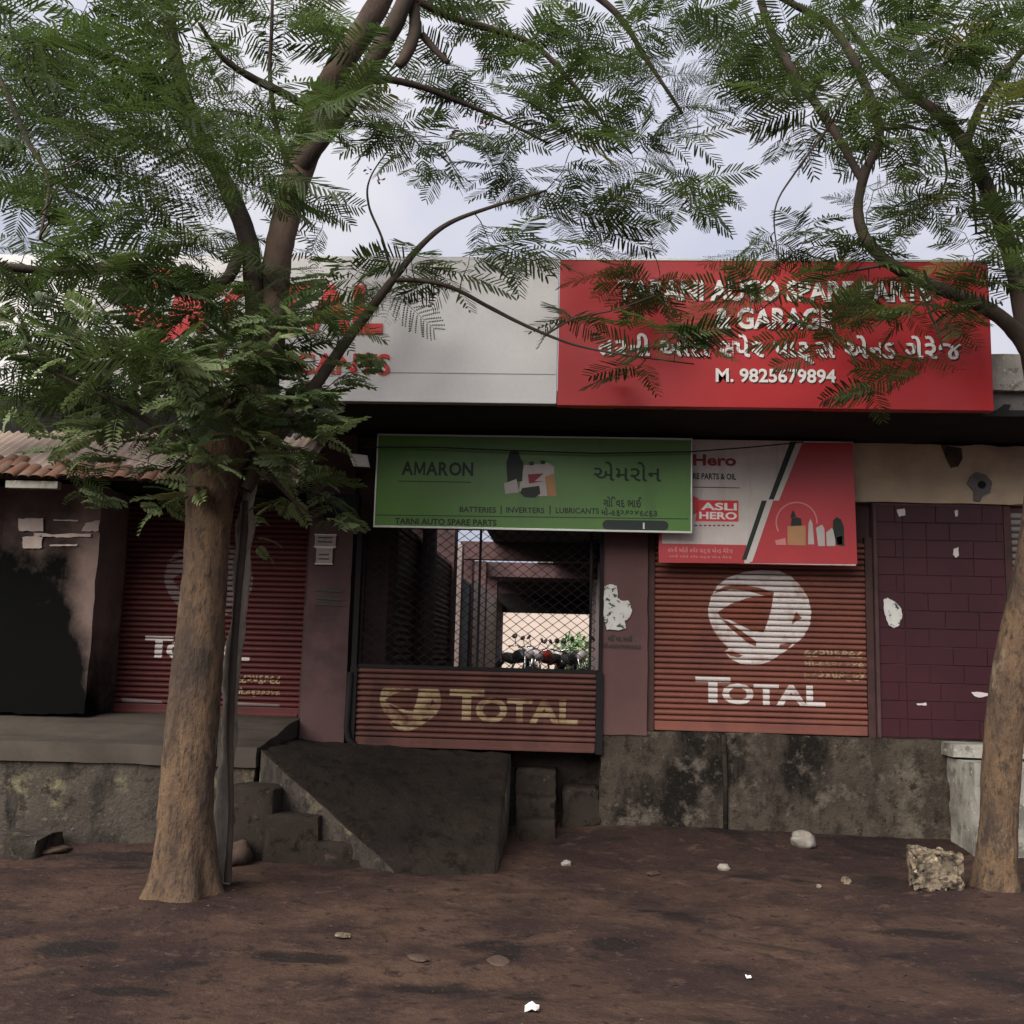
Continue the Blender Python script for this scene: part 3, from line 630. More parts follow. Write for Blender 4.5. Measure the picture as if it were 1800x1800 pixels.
for wd_ in words(fit(GL, *rect_px(SY, 1052, 1690, 588, 640))):
    lay('lettering_shadow', [[(x+.010, z-.012) for x, z in q] for q in wd_], SY-.0015, M['text_shadow'], RS); lay('lettering', wd_, SY-.003, M['text_white'], RS)
lines_text('lettering', 'M. 9825679894', SY, rect_px(SY, 1258, 1469, 648, 673), M['text_white'], RS, .025, M['text_shadow'])

GYs = -.35
GS = empty('signboard', (-.3, GYs, 2.71), 'green battery shop signboard above the grille doorway', 'sign')
gx0, gx1, gz0, gz1 = -1.735, 1.135, 2.71, 3.56
sign_box(GS, gx0, gx1, gz0, gz1, GYs, .05, M['green'], M['frame_alu'])
mb = MB().box(gx0, gx1, GYs-.012, GYs+.003, gz0-.002, gz0+.016).box(gx0, gx0+.012, GYs-.011, GYs+.003, gz0+.016, gz1).box(gx1-.012, gx1, GYs-.011, GYs+.003, gz0+.016, gz1).box(gx0, gx1, GYs-.012, GYs+.003, gz1, gz1+.014)
mb.build('edge_trim', M['frame_alu'], GS, bevel=.002)
def green_text(s, px0, px1, py0, py1, bold=.02): lines_text('lettering', s, GYs, rect_px(GYs, px0, px1, py0, py1), M['green_ink'], GS, bold)
AM = []; ax_ = 0
for ch_ in 'AMARON':
    if ch_ == 'M':
        P_ = [(0, 0), (.12, 0), (.12, .42), (.29, .08), (.41, .08), (.58, .42), (.58, 0), (.70, 0), (.70, .70), (.56, .70), (.35, .27), (.14, .70), (0, .70)]
        T_ = [[P_[i] for i in tr] for tr in tessellate_polygon([[Vector((x, y, 0)) for x, y in P_]])]
    else:
        T_ = text_tris(ch_, .03); b_ = bbox(T_); T_ = [[((x-b_[0]), (y-b_[2])*.70/(b_[3]-b_[2])) for x, y in q] for q in T_]
    AM += [[(x+ax_, y) for x, y in q] for q in T_]; ax_ += bbox(T_)[1]+.05
green_text(AM, 706, 832, 812, 836)
lay('rule', poly_px(GYs, [(700, 845), (828, 847), (828, 848.5), (700, 846.5)]), GYs-.003, M['green_ink'], GS)
green_text(guj(['એ', 'મ', 'રો', 'ન'], .012), 1044, 1162, 812, 846)
green_text('BATTERIES', 808, 872, 891, 901); green_text('INVERTERS', 890, 957, 892, 902); green_text('LUBRICANTS', 977, 1053, 893, 903)
for x in (881, 967): lay('rule', poly_px(GYs, [(x-1, 889), (x+1, 889), (x+1, 904), (x-1, 904)]), GYs-.003, M['green_ink'], GS)
green_text('TARNI AUTO SPARE PARTS', 694, 873, 912, 923, .03)
green_text(guj(['ગો', 'િ', 'વ', 'દ', ' ', 'ભા', 'ઈ'], .03), 1060, 1128, 873, 892); green_text(guj(['મો', '-', '૯', '૬', '૨', '૭', '૨', '૪', '૯', '૮', '૬', '૩'], .03), 1057, 1155, 893, 908)
lay('rule', poly_px(GYs, [(657, 904.5), (1210, 911.5), (1210, 913), (657, 906)]), GYs-.002, M['green_ink'], GS)
rr = ellipse_pts(1068, 922.5, 9, 8.5, 12, math.pi/2, 1.5*math.pi) + ellipse_pts(1166, 924, 9, 8.5, 12, -math.pi/2, math.pi/2)
lay('blank_bar', poly_px(GYs, rr), GYs-.003, M['green_ink'], GS); lay('bar_mark', poly_px(GYs, [(1130, 919), (1133, 919), (1133, 930), (1130, 930)]), GYs-.005, M['frame_alu'], GS)
# printed picture of a battery with cans
for pts, m in (([(921,818),(963,814),(974,820),(976,866),(962,872),(920,872),(912,862)], 'ink_silver'), ([(918,858),(948,854),(950,868),(940,875),(922,874),(914,866)], 'green_ink'),
               ([(893,806),(896,794),(904,790),(912,794),(915,806),(920,812),(918,846),(892,848),(890,812)], 'green_ink'), ([(926,824),(958,821),(958,826),(926,829)], 'green_ink'), ([(928,834),(956,832),(940,846),(958,846),(930,850)], 'hero_maroon'), ([(930,812),(938,811),(938,818),(930,818)], 'green_ink'), ([(950,810),(958,809),(958,816),(950,816)], 'green_ink'), ([(886,850),(908,842),(912,866),(888,868)], 'ink_silver'), ([(958,838),(974,832),(978,872),(962,872)], 'ink_tan')):
    lay('printed_picture', poly_px(GYs, pts), GYs-.003-.0006*random.random(), M[m], GS)

HY = -.20
HS = empty('signboard', (1.75, HY, 2.46), 'white and red spare parts signboard overlapped by the green one', 'sign')
hx0, hx1, hz0, hz1 = .855, 2.615, 2.46, 3.60
sign_box(HS, hx0, hx1, hz0, hz1, HY, .06, M['hero_white'], M['hero_red'])
def hp(name, pts, m, lv=1): lay(name, poly_px(HY, pts), HY-.0015*lv, M[m], HS)
hp('red_panel', [(1408,778),(1499,778),(1507,992),(1318,990),(1354,880),(1366,880)], 'hero_red')
hp('red_band', [(1160,955),(1312,958),(1308,990),(1160,989)], 'hero_red')
hp('red_edge', [(1158.5,936),(1163,936),(1163,989),(1158.5,989)], 'hero_red', 2)
hp('black_stripe', [(1389,776),(1400,776),(1360,878),(1351,878)], 'green_ink', 2); hp('black_stripe', [(1339,880),(1348,880),(1312,984),(1304,984)], 'green_ink', 2)
hp('grey_stripe', [(1400,776),(1411,776),(1369,880),(1360,880)], 'hero_grey', 2); hp('grey_stripe', [(1348,880),(1359,880),(1322,988),(1311,986)], 'hero_grey', 2)
def ht(s, px0, px1, py0, py1, m, bold=.03, lv=1): lay('lettering', fit(text_tris(s, bold) if isinstance(s, str) else s, *rect_px(HY, px0, px1, py0, py1)), HY-.0015*lv-.001, M[m], HS)
ht('Hero', 1218, 1294, 799, 819, 'hero_maroon', .035); ht('RE PARTS & OIL', 1218, 1294, 832, 843, 'green_ink', .03)
hp('rule', [(1218, 855.5), (1300, 857), (1300, 858.5), (1218, 857)], 'green_ink')
hp('name_plate', [(1228,879),(1298,880),(1298,917),(1222,916)], 'text_red', 2); hp('name_plate_flag', [(1218,872),(1228,876),(1226,900),(1219,905)], 'text_red', 2)
ht('ASLI', 1232, 1295, 884, 897, 'text_white', .03, 3); ht('HERO', 1229, 1295, 900, 913, 'text_white', .03, 3)
for i in range(9): hp('small_print', [(1221+i*8, 922.5), (1226+i*8, 922.5), (1226+i*8, 925), (1221+i*8, 925)], 'hero_maroon')
ht(GL, 1174, 1288, 962, 974, 'ink_pink', .02, 2); ht(GL, 1176, 1286, 976, 982, 'ink_pink', .02, 2)
ring = ellipse_pts(1400, 918, 37, 36, 30, math.pi*.85, math.pi*2.02); ring2 = ellipse_pts(1400, 918, 34.5, 33.5, 30, math.pi*.85, math.pi*2.02)
hp('printed_wheel', ring+ring2[::-1], 'ink_pink', 3)
for pts, m in (([(1384,925),(1416,924),(1416,959),(1384,958)], 'ink_tan'), ([(1390,925),(1391,912),(1400,909),(1408,912),(1409,924)], 'green_ink'), ([(1390,905),(1394,896),(1399,908),(1390,912)], 'green_ink'),
               ([(1421,920),(1424,912),(1428,920),(1431,957),(1420,957)], 'ink_silver'), ([(1434,928),(1445,922),(1449,930),(1450,960),(1438,960)], 'ink_silver'), ([(1452,936),(1462,928),(1468,938),(1468,960),(1453,960)], 'ink_silver'),
               ([(1464,915),(1470,909),(1478,913),(1483,926),(1484,960),(1470,958),(1464,930)], 'green_ink'), ([(1470,945),(1480,942),(1480,957),(1472,957)], 'ink_silver'), ([(1362,950),(1380,946),(1382,958),(1364,958)], 'ink_pink')):
    hp('printed_can', pts, m, 4)
# slack cable across the signs
cb = [at(x, y, -.42) for x, y in ((640, 786), (760, 786), (900, 792), (1050, 797), (1215, 794), (1320, 786), (1412, 777))]
tag(MB().tube(cb, .006, 6).build('cable', M['rubber'], None, True), 'thin black cable sagging across the top of the green signboard', 'cable')
FL = empty('floodlight', at(632, 808, -.45), 'small square floodlight on the wall left of the green signboard', 'floodlight')
q = [(at(x, y, -.45).x, at(x, y, -.45).z) for x, y in ((609, 793), (648, 798), (653, 824), (619, 822))]
MB().prism(q, -.44, -.36).build('housing', M['black'], FL, bevel=.004)
cx = sum(a for a, _ in q)/4; cz = sum(b for _, b in q)/4
MB().prism([(cx+(a-cx)*.84, cz+(b-cz)*.78) for a, b in q], -.447, -.438).build('glass', M['lamp_glass'], FL)
MB().box(cx-.02, cx+.02, -.36, -.02, cz-.02, cz+.02).build('arm', M['black'], FL)
MBX = empty('meter_box', at(600, 890, -.16), 'black metal meter box fixed to the pillar beside the green signboard', 'box')
r_ = rect_px(-.16, 556, 630, 868, 908); box('case', r_[0], r_[1], -.16, -.025, r_[2], r_[3], M['black'], MBX, .01)
box('lid', r_[0]+.02, r_[1]-.02, -.172, -.161, r_[2]+.02, r_[3]-.02, M['black'], MBX, .004)
for i, (a, b, c_, d, lab) in enumerate(((553, 590, 940, 961, 'faded notice plate with print, upper of two on the left pillar'), (555, 584, 963, 991, 'small faded framed notice, lower of two on the left pillar'))):
    r_ = rect_px(-.05, a, b, c_, d); N = empty('notice', (r_[0], -.05, r_[2]), lab, 'notice')
    box('plate', r_[0], r_[1], -.045, -.03, r_[2], r_[3], M['paper_dim'], N, .003)
    mb = MB().box(r_[0]-.006, r_[1]+.006, -.05, -.028, r_[2]-.006, r_[2]+.004).box(r_[0]-.006, r_[1]+.006, -.05, -.028, r_[3]-.004, r_[3]+.006); mb.build('edge_strip', M['hero_grey'], N)
    for k in range(2): box('print_line', r_[0]+.03, r_[1]-.03, -.0475, -.046, r_[2]+.04+k*.04, r_[2]+.052+k*.04, M['green_ink'], N, 0)
def jag(pts, amp=1.6, n=5):
    out = []
    for i in range(len(pts)):
        a, b = pts[i], pts[(i+1) % len(pts)]
        for k in range(n):
            u = k/n; out.append((a[0]+(b[0]-a[0])*u+rng.normal()*amp*.5, a[1]+(b[1]-a[1])*u+rng.normal()*amp*.5))
    return out
def torn(px, Y, lab):
    T = poly_px(Y, jag(px, 1.0, 4)); o = lay('torn_poster', T, Y, M['paper'], None, .003); tag(o, lab, 'poster')
torn([(1063,1030),(1072,1027),(1084,1030),(1086,1052),(1094,1056),(1104,1056),(1111,1072),(1107,1086),(1098,1092),(1100,1104),(1088,1108),(1066,1106),(1061,1085),(1062,1050)], -.034, 'torn white paper scraps pasted on the mauve pillar beside the grille')
torn([(1553,1054),(1560,1051),(1574,1058),(1584,1070),(1586,1086),(1580,1100),(1570,1104),(1562,1098),(1555,1080)], .012, 'torn white paper scrap pasted on the maroon tiled wall')
for pts in ([(1708,1217),(1716,1216),(1740,1219),(1738,1223),(1722,1226),(1712,1223)], [(1676,965),(1684,962),(1686,976),(1680,981),(1675,975)], [(1576,896),(1590,894),(1592,906),(1580,908)], [(1678,898),(1684,896),(1684,908),(1679,908)], [(1611,1237),(1628,1235),(1630,1239),(1613,1240)]):
    lay('paint_chip', poly_px(.012, jag(pts, 1.0, 3)), .012, M['paint_white'], tw, .001)
for s, r_ in ((guj(['ગો', 'િ', 'વ', 'દ', ' ', 'ભા', 'ઈ'], .02), (1068, 1112, 1116, 1127)), (guj(['મો', '-', '૯', '૬', '૨', '૭', '૨', '૪', '૯', '૮', '૬', '૩'], .02), (1060, 1126, 1130, 1140))):
    lay('painted_note', fit(s, *rect_px(-.03, *r_)), -.031, M['green_ink'], B)
for pts in ([(556,1035),(582,1036),(600,1038),(600,1041),(575,1040),(556,1039)], [(556,1048),(600,1052),(604,1056),(556,1053)], [(556,1060),(604,1064),(604,1066),(556,1063)]):
    lay('painted_note', poly_px(-.03, pts), -.031, M['green_ink'], B)
for pts in ([(32,911),(76,911),(76,934),(34,934)], [(94,913),(138,914),(137,917),(95,916)], [(60,937),(160,938),(160,944),(100,945),(60,942)], [(150,920),(176,914),(172,934),(144,934)], [(88,957),(136,957),(136,960),(88,960)], [(40,944),(74,942),(74,964),(40,964)]):
    lay('peeled_patch', poly_px(-.315, jag(pts, 1.3, 6)), -.318, M['lime'], B, .002)

# ------------------------------------------------------------------ platform, ramp, steps, ledge
def shp(p):                                   # the top falls a little towards the street
    if p.z > .6: p.z -= .15*sstep(.1, -1.25, p.y)
    return p
PF = empty('platform', (-4.2, -.5, 0), 'raised cement platform with stained front wall under the left shutter', 'platform')
rough_box('front_wall', -8.0, -2.44, -1.22, -1.0, -.2, .79, M['platform'], PF, .055, .014, 2.4, .05)
rough_box('top_slab', -8.0, -2.42, -1.26, .45, .80, .955, M['platform_top'], PF, .07, .008, 2.4, .03, shp)
RP = empty('ramp', (-1.3, -.8, 0), 'dark cement ramp sloping down from the grille doorway to the street', 'ramp')
A, Bv, Cv, D, E_ = Vector((-2.41, -.03, .78)), Vector((-.45, -.03, .70)), Vector((-.46, -1.95, -.05)), Vector((-1.05, -1.95, -.05)), Vector((-2.40, -1.24, .79))
bm = bmesh.new(); NU, NV = 44, 44; vs = []
for i in range(NU+1):
    u = i/NU; row = []
    # left rim runs A -> E -> D, right rim B -> C
    for j in range(NV+1):
        v = j/NV
        L_ = A.lerp(E_, min(1, v/.42)) if v < .42 else E_.lerp(D, (v-.42)/.58)
        R_ = Bv.lerp(Cv, v); p = L_.lerp(R_, u)
        p.z += .022*noise.noise(p*3) + .014*noise.noise(p*8) + .006*noise.noise(p*19) - .05*math.sin(math.pi*u)*v*(1-v)
        row.append(bm.verts.new(p))
    vs.append(row)
for i in range(NU):
    for j in range(NV): bm.faces.new((vs[i][j], vs[i][j+1], vs[i+1][j+1], vs[i+1][j]))
for edge in (vs[0], vs[-1]):
    low = [bm.verts.new(Vector((v.co.x, v.co.y, -.25))) for v in edge]
    for j in range(len(edge)-1): bm.faces.new((edge[j], edge[j+1], low[j+1], low[j])).material_index = 1
bmesh.ops.recalc_face_normals(bm, faces=bm.faces); me = bpy.data.meshes.new('slope'); bm.to_mesh(me); bm.free()
for p in me.polygons: p.use_smooth = True
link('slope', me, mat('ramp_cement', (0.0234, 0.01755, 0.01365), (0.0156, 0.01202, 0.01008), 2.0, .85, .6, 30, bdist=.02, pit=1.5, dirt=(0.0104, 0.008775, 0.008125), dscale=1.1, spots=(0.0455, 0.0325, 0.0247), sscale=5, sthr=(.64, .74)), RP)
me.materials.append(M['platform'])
ST = empty('steps', (-2.0, -1.5, 0), 'small broken cement steps left of the ramp beside the tree', 'steps')
for (px0, px1, pt, Y0) in ((398, 482, 1384, -1.62), (466, 562, 1432, -1.66), (540, 622, 1480, -1.70), (604, 742, 1512, -1.74)):
    a = at(px0, pt, Y0); b = at(px1, pt, Y0)
    rough_box('step', a.x, b.x, Y0, Y0+.42, -.15, a.z, M['concrete_dark'], ST, .04, .012, 4, .04)
S2 = empty('steps', (-.2, -.2, 0), 'narrow cement steps in the recess right of the ramp', 'steps')
for (pt, Y0) in ((1352, .02), (1400, -.20), (1440, -.42)):
    a = at(908, pt, Y0); b = at(977, pt, Y0); rough_box('step', a.x, b.x, Y0, .36, -.15, a.z, M['concrete_dark'], S2, .04, .012, 4, .04)
LG = empty('ledge', (4.2, -.4, 0), 'pale cement ledge and sloping side wall behind the right tree', 'ledge')
def shl(p):
    if p.z > .5: p.z -= .16*sstep(3.4, 4.6, p.x)*sstep(-.2, -.75, p.y)
    return p
rough_box('side_wall', 3.42, 5.8, -.62, -.02, -.2, .80, M['pale_concrete'], LG, .05, .010, 3, .04, shl)
rough_box('top_slab', 3.38, 5.8, -.30, .04, .82, .93, M['pale_concrete'], LG, .05, .008, 3, .03)
KB = rough_box('concrete_block', atz(-60, 1512).x, atz(52, 1512).x, -1.75, -1.3, -.1, .13, M['platform'], None, .04, .012, 5, .04); tag(KB, 'low worn cement block at the far left on the dirt', 'block')
# ------------------------------------------------------------------ awning at the left
AW = empty('awning', (-4, -.5, 3.0), 'old corrugated awning with broken clay tiles over the left shutter', 'awning')
ax0, ax1, ab, af, azb, azf = -6.6, -2.22, -.06, -1.06, 3.60, 3.0
def corr(name, x0, x1, ext=0):
    mb = MB(); nn = int((x1-x0)/.0225); rows = 9
    for j in range(rows+1):
        k = j/rows
        for i in range(nn+1):
            x = x0+(x1-x0)*i/nn; y = ab+(af-ab)*k
            z = azb+(azf-azb)*k + .017*math.sin(x*2*math.pi/.09) - .035*k*noise.noise(Vector((x*1.3, y, 5))) - .06*sstep(-3.2, -2.2, x)*0
            mb.v.append((x, y+.03*noise.noise(Vector((x*3, 1, 1)))*(k > .95), z))
    for j in range(rows):
        for i in range(nn): a = j*(nn+1)+i; mb.f.append((a, a+1, a+nn+2, a+nn+1))
    return mb.build(name, M['sheet'], AW, True)
for i, (a, b) in enumerate(((-6.6, -5.1), (-5.14, -3.68), (-3.72, -2.24))):
    o = corr('corrugated_sheet', a, b); o.location = (0, 0, .006*(i % 2)); 
tm = MB(); n = 8
for k in range(2):
    for i in range(n+1):
        a = math.pi*i/n; tm.v.append((.062*math.cos(a)*(1-.12*k), -.13+.26*k, .035*math.sin(a)-.012*k*0))
for i in range(n): tm.f.append((i, i+1, n+2+i, n+1+i))
tme = new_mesh('roof_tile', tm.v, tm.f); tme.materials.append(M['clay'])
for p in tme.polygons: p.use_smooth = True
for r in range(2):
    x = -6.5+.05*r
    while x < -2.3:
        if random.random() < (.85, .4)[r]:
            o = link('roof_tile', tme, None, AW); y = af+.03+.15*r; k = (y-ab)/(af-ab)
            o.location = (x, y, azb+(azf-azb)*k+.02-.03*k*noise.noise(Vector((x*1.3, y, 5)))+random.uniform(0, .012)); o.rotation_euler = (math.atan2(azb-azf, ab-af)+random.uniform(-.06, .06), random.uniform(-.1, .1), random.uniform(-.12, .12))
        x += .118
r_ = rect_px(-1.04, 12, 104, 851, 862)
box('eave_board', r_[0], r_[1], -1.07, -1.0, azf-.10, azf-.035, M['pale_concrete'], AW, .006)
for y in (-.9, -.35): MB().tube([(-6.6, y, azb+(azf-azb)*(y-ab)/(af-ab)-.06), (-2.2, y, azb+(azf-azb)*(y-ab)/(af-ab)-.06)], .03, 8).build('purlin', M['pillar_dark'], AW)
# white pipes
def pipe(pts, r, lab):
    o = MB().tube(pts, r, 12).build('pipe', M['pipe_white'], None, True); tag(o, lab, 'pipe', 'white pipes under the white signboard')
pipe([at(165, 706, -.9), at(166, 740, -.9)], .028, 'short white upright pipe under the sign, leftmost')
pipe([at(203, 700, -.9), at(203, 738, -.9)], .028, 'short white upright pipe under the sign, second from the left')
pipe([at(440, 744, -1.05), at(500, 733, -1.08), at(605, 714, -1.16)], .022, 'white pipe slanting gently under the sign behind the tree')
pipe([at(517, 769, -1.10), at(600, 716, -1.18)], .030, 'white pipe end slanting steeply under the sign')

# ------------------------------------------------------------------ stones and litter
def stone(name, c, sx, sy, sz, m, lab, seed, cat='stone', lump=.22, group=None, sub=3):
    bm = bmesh.new(); bmesh.ops.create_icosphere(bm, subdivisions=sub, radius=1)
    for v in bm.verts:
        p = v.co.copy(); d = 1+lump*noise.noise(p*1.6+Vector((seed*3.1, 0, 0)))*1.6+lump*.5*noise.noise(p*4.3+Vector((0, seed, 0)))
        q = Vector([math.copysign(abs(a)**.72, a) for a in p]).normalized()*d*(1.08 if abs(p.z) < .5 else 1)
        v.co = Vector((q.x*sx, q.y*sy, max(-.75, q.z)*sz))
    me = bpy.data.meshes.new(name); bm.to_mesh(me); bm.free()
    for p in me.polygons: p.use_smooth = sub > 2
    o = link(name, me, m); o.location = (c.x, c.y, gh(c.x, c.y)+sz*.55); o.rotation_euler = (random.uniform(-.1, .1), random.uniform(-.1, .1), seed*1.3)
    tag(o, lab, cat, group); return o
stone('rock', atz(1412, 1500), .115, .10, .072, M['stone_white'], 'pale flat-topped stone lying below the right shutter plinth', 1)
bo = rough_box('rubble_block', -.165, .165, -.13, .13, 0, .27, M['stone'], None, .018, .036, 8, .06)
q = atz(1652, 1572); bo.location = (q.x, q.y+.1, gh(q.x, q.y)-.02); bo.rotation_euler = (0, .03, -.12); tag(bo, 'rough pitted rubble block at the foot of the right tree', 'stone')
stone('rock', atz(410, 1520), .13, .11, .12, M['stone_pink'], 'rounded reddish stone leaning at the back of the left tree', 3)
stone('small_stone', atz(1272, 1528), .055, .04, .032, M['stone_white'], 'small pale stone between the flat stone and the ramp', 4, sub=2)
stone('small_stone', atz(996, 1521), .038, .03, .026, M['stone_white'], 'small white stone on the dirt right of the ramp foot', 5, sub=2)
stone('small_stone', atz(1488, 1557), .055, .035, .026, M['stone'], 'small grey stone left of the rubble block', 6, sub=2)
stone('small_stone', atz(1440, 1563), .022, .02, .016, M['stone'], 'tiny dark pebble beside the small grey stone', 7, sub=2)
stone('small_stone', atz(1148, 1538), .07, .03, .018, M['stone_pink'], 'flat brown stone sunk in the dirt right of the ramp', 8, sub=2)
stone('small_stone', atz(736, 1686), .07, .05, .010, M['stone_pink'], 'worn tan stone sunk in the dirt, left of two in front', 9, sub=2)
stone('small_stone', atz(876, 1690), .055, .075, .010, M['stone_pink'], 'worn tan stone sunk in the dirt, right of two in front', 10, sub=2)
stone('small_stone', atz(602, 1646), .06, .05, .010, M['stone'], 'flat pale stone sunk in the dirt in front of the steps', 11, sub=2)
stone('small_stone', atz(1630, 1490), .02, .018, .016, M['stone_white'], 'tiny white pebble above the rubble block', 12, sub=2)
stone('flat_stone', atz(95, 1497), .14, .1, .03, M['stone_pink'], 'low flat stone beside the cement block at the left', 13)
for i, (px, py, s, lab) in enumerate(((935, 1783, .032, 'crumpled white paper scrap nearest the camera'), (1316, 1719, .014, 'tiny white paper scrap on the dirt at right'), (655, 1511, .022, 'white paper scrap on the lowest cement step'))):
    c = atz(px, py, .0 if i < 2 else at(655, 1511, -1.6).z); z0 = gh(c.x, c.y)+.01 if i < 2 else c.z+.01
    mb = MB(); kx = 5
    for j in range(kx):
        for k in range(kx): mb.v.append((c.x+(j/(kx-1)-.5)*2*s, c.y+(k/(kx-1)-.5)*2.6*s, z0+s*.9*abs(noise.noise(Vector((j*.9+i*7, k*.9, 0))))*1.6))
    for j in range(kx-1):
        for k in range(kx-1): a = j*kx+k; mb.f.append((a, a+1, a+kx+1, a+kx))
    tag(mb.build('paper_scrap', M['paper_white'] if 'paper_white' in M else M['text_white'], None, False), lab, 'paper scrap')
# pebbles and dry leaf bits nobody could count
mb = MB()
for i in range(2600):
    x = rng.uniform(-5.2, 4.6); y = rng.uniform(-6.2, -.1)
    if y > -1.3 and (x < -2.3 or x < .3): continue
    s = .003+.009*rng.random()**3; z = gh(x, y); a = rng.random()*6.28
    if rng.random() < .3:
        pts = [Vector((math.cos(a+k*2.1), math.sin(a+k*2.1)*.9, 0))*s*rng.uniform(.7, 1.3) for k in range(3)]
        mb.add([(x+p.x, y+p.y, z-.003) for p in pts]+[(x+rng.normal()*s*.2, y+rng.normal()*s*.2, z+s*.5)], [(0, 1, 3), (1, 2, 3), (2, 0, 3)])
    else:
        d = Vector((math.cos(a), math.sin(a), 0)); e = Vector((-d.y, d.x, 0)); L_ = s*2.4
        mb.add([(x, y, z+.004), (x+d.x*L_*.5+e.x*s*.6, y+d.y*L_*.5+e.y*s*.6, z+.006+s*.4), (x+d.x*L_, y+d.y*L_, z+.004), (x+d.x*L_*.5-e.x*s*.6, y+d.y*L_*.5-e.y*s*.6, z+.007)], [(0, 1, 2), (0, 2, 3)])
lt = mb.build('ground_litter', mat('litter', (0.088, 0.0624, 0.0416), (0.032, 0.0224, 0.0176), 20, .9, .2, 50)); tag(lt, 'pebbles and dry leaf bits scattered over the dirt', 'litter', kind='stuff')

# ------------------------------------------------------------------ trees
def smooth_path(pts, sub=6):
    P = [np.array(p, float) for p in pts]; out = []
    P = [2*P[0]-P[1]] + P + [2*P[-1]-P[-2]]
    for i in range(1, len(P)-2):
        for k in range(sub):
            u = k/sub; a, b, c, d = P[i-1], P[i], P[i+1], P[i+2]
            out.append(.5*((2*b)+(-a+c)*u+(2*a-5*b+4*c-d)*u*u+(-a+3*b-3*c+d)*u**3))
    out.append(P[-2]); return out
def limb(name, spec, m, parent, n=12, rough=.08, sub=7, lobes=0, base=False):
    """spec: (px, py, Y, radius) points; returns skeleton samples"""
    pts = [(*at(px, py, Y), r) for px, py, Y, r in spec]
    S = smooth_path(pts, sub); mb = MB(); ref = None; rows = []
    for i, s in enumerate(S):
        p = Vector(s[:3]); t_ = (Vector(S[min(i+1, len(S)-1)][:3]) - Vector(S[max(i-1, 0)][:3])).normalized()
        if ref is None: ref = Vector((1, 0, 0)) if abs(t_.x) < .8 else Vector((0, 0, 1))
        ref = (ref - t_*ref.dot(t_)).normalized(); b = t_.cross(ref)
        for k in range(n):
            a = 2*math.pi*k/n; d = ref*math.cos(a)+b*math.sin(a)
            rr = max(s[3], .003); q = p+d*rr
            f = 1+rough*1.3*noise.noise(q*(2.2 if rr > .08 else 6))+rough*.8*noise.noise(q*(9 if rr > .08 else 20))+(rough*.9*noise.noise(Vector((q.x*26, q.y*26, q.z*9))) if rr > .08 else 0)
            if lobes:
                low = max(0, 1-(i/len(S))*3.2); f *= 1+.34*low*low*math.sin(a*lobes+.7)+.05*low*math.sin(a*9+i*.1)+.025*math.sin(a*4+i*.05)
            mb.v.append(tuple(p+d*rr*f))
    L_ = len(S)
    for i in range(L_-1):
        for k in range(n):
            a = i*n+k; c = i*n+(k+1) % n; mb.f.append((a, c, c+n, a+n))
    mb.f.append(tuple(range((L_-1)*n, L_*n)))
    mb.build(name, m, parent, True)
    return [(Vector(s[:3]), s[3]) for s in S]

# leaf templates ----------------------------------------------------
def frond_template(seed, L=.40, pairs=13, droop=.25, fine=True, big=False):
    r = np.random.default_rng(seed); V = []; F = []
    def add(vs, fs):
        n = len(V); V.extend(vs); F.extend([tuple(i+n for i in f) for f in fs])
    def rp(u): return np.array([L*(u-.12*droop*u*u), 0, -L*droop*u*u])
    # rachis
    for i in range(6):
        a, b = rp(i/6), rp((i+1)/6); w0 = .0026*(1-i/8)
        add([a+[0, w0, 0], a-[0, w0, 0], b-[0, w0*.85, 0], b+[0, w0*.85, 0]], [(0, 1, 2, 3)])
    for i in range(pairs):
        u = .10+.88*(i+.5)/pairs; o = rp(u); ln = (.36 if not big else .25)*L*(math.sin(math.pi*(.16+.74*u))**.8)*r.uniform(.88, 1.1)
        for s in (-1, 1):
            ang = rad(72-30*u+r.uniform(-7, 7)); d = np.array([math.cos(ang), s*math.sin(ang), r.uniform(-.18, .06)]); d /= np.linalg.norm(d)
            if r.random() < .05: continue
            side = np.cross([0, 0, 1], d); side /= np.linalg.norm(side); up = np.cross(d, side); sag = r.uniform(.08, .28)
            def q(k): return o+d*ln*k+np.array([0, 0, -ln*sag*k*k])
            if big:
                w0 = ln*.23; add([q(0.03), q(.35)+side*w0+up*.004, q(.75)+side*w0*.8, q(1), q(.75)-side*w0*.8, q(.35)-side*w0+up*.004, q(.5)-up*.005], [(0, 6, 1), (1, 6, 2), (2, 6, 3), (3, 6, 4), (4, 6, 5), (5, 6, 0)]); continue
            if not fine:
                w0 = .0068; add([q(0), q(.2)+side*w0, q(.8)+side*w0*.9, q(1), q(.8)-side*w0*.9, q(.2)-side*w0], [(0, 1, 2, 3), (0, 3, 4, 5)]); continue
            add([q(0)+side*.0012, q(0)-side*.0012, q(1)], [(0, 1, 2)])
            m_ = 9
            for j in range(m_):
                k = .08+.9*j/m_; lw = .0095*(1-.5*abs(k-.45)); c = q(k); e = q(min(1, k+.085))
                for s2 in (-1, 1):
                    tip = (c+e)/2+side*s2*lw+d*.004+up*r.uniform(-.003, .002); add([c, e, tip], [(0, 1, 2)])
    V = np.array(V); tri = []
    for f in F:
        for k in range(1, len(f)-1): tri.append((f[0], f[k], f[k+1]))
    return V, np.array(tri)
TA = [frond_template(i, .40*s, p, dr, True) for i, (s, p, dr) in enumerate(((1, 13, .22), (.9, 12, .38), (1.1, 15, .12), (.8, 11, .5), (1, 14, .3)))]
TF = [frond_template(20+i, .40*s, p, dr, False) for i, (s, p, dr) in enumerate(((1, 13, .22), (.9, 12, .38), (1.1, 15, .12), (.8, 11, .5)))]
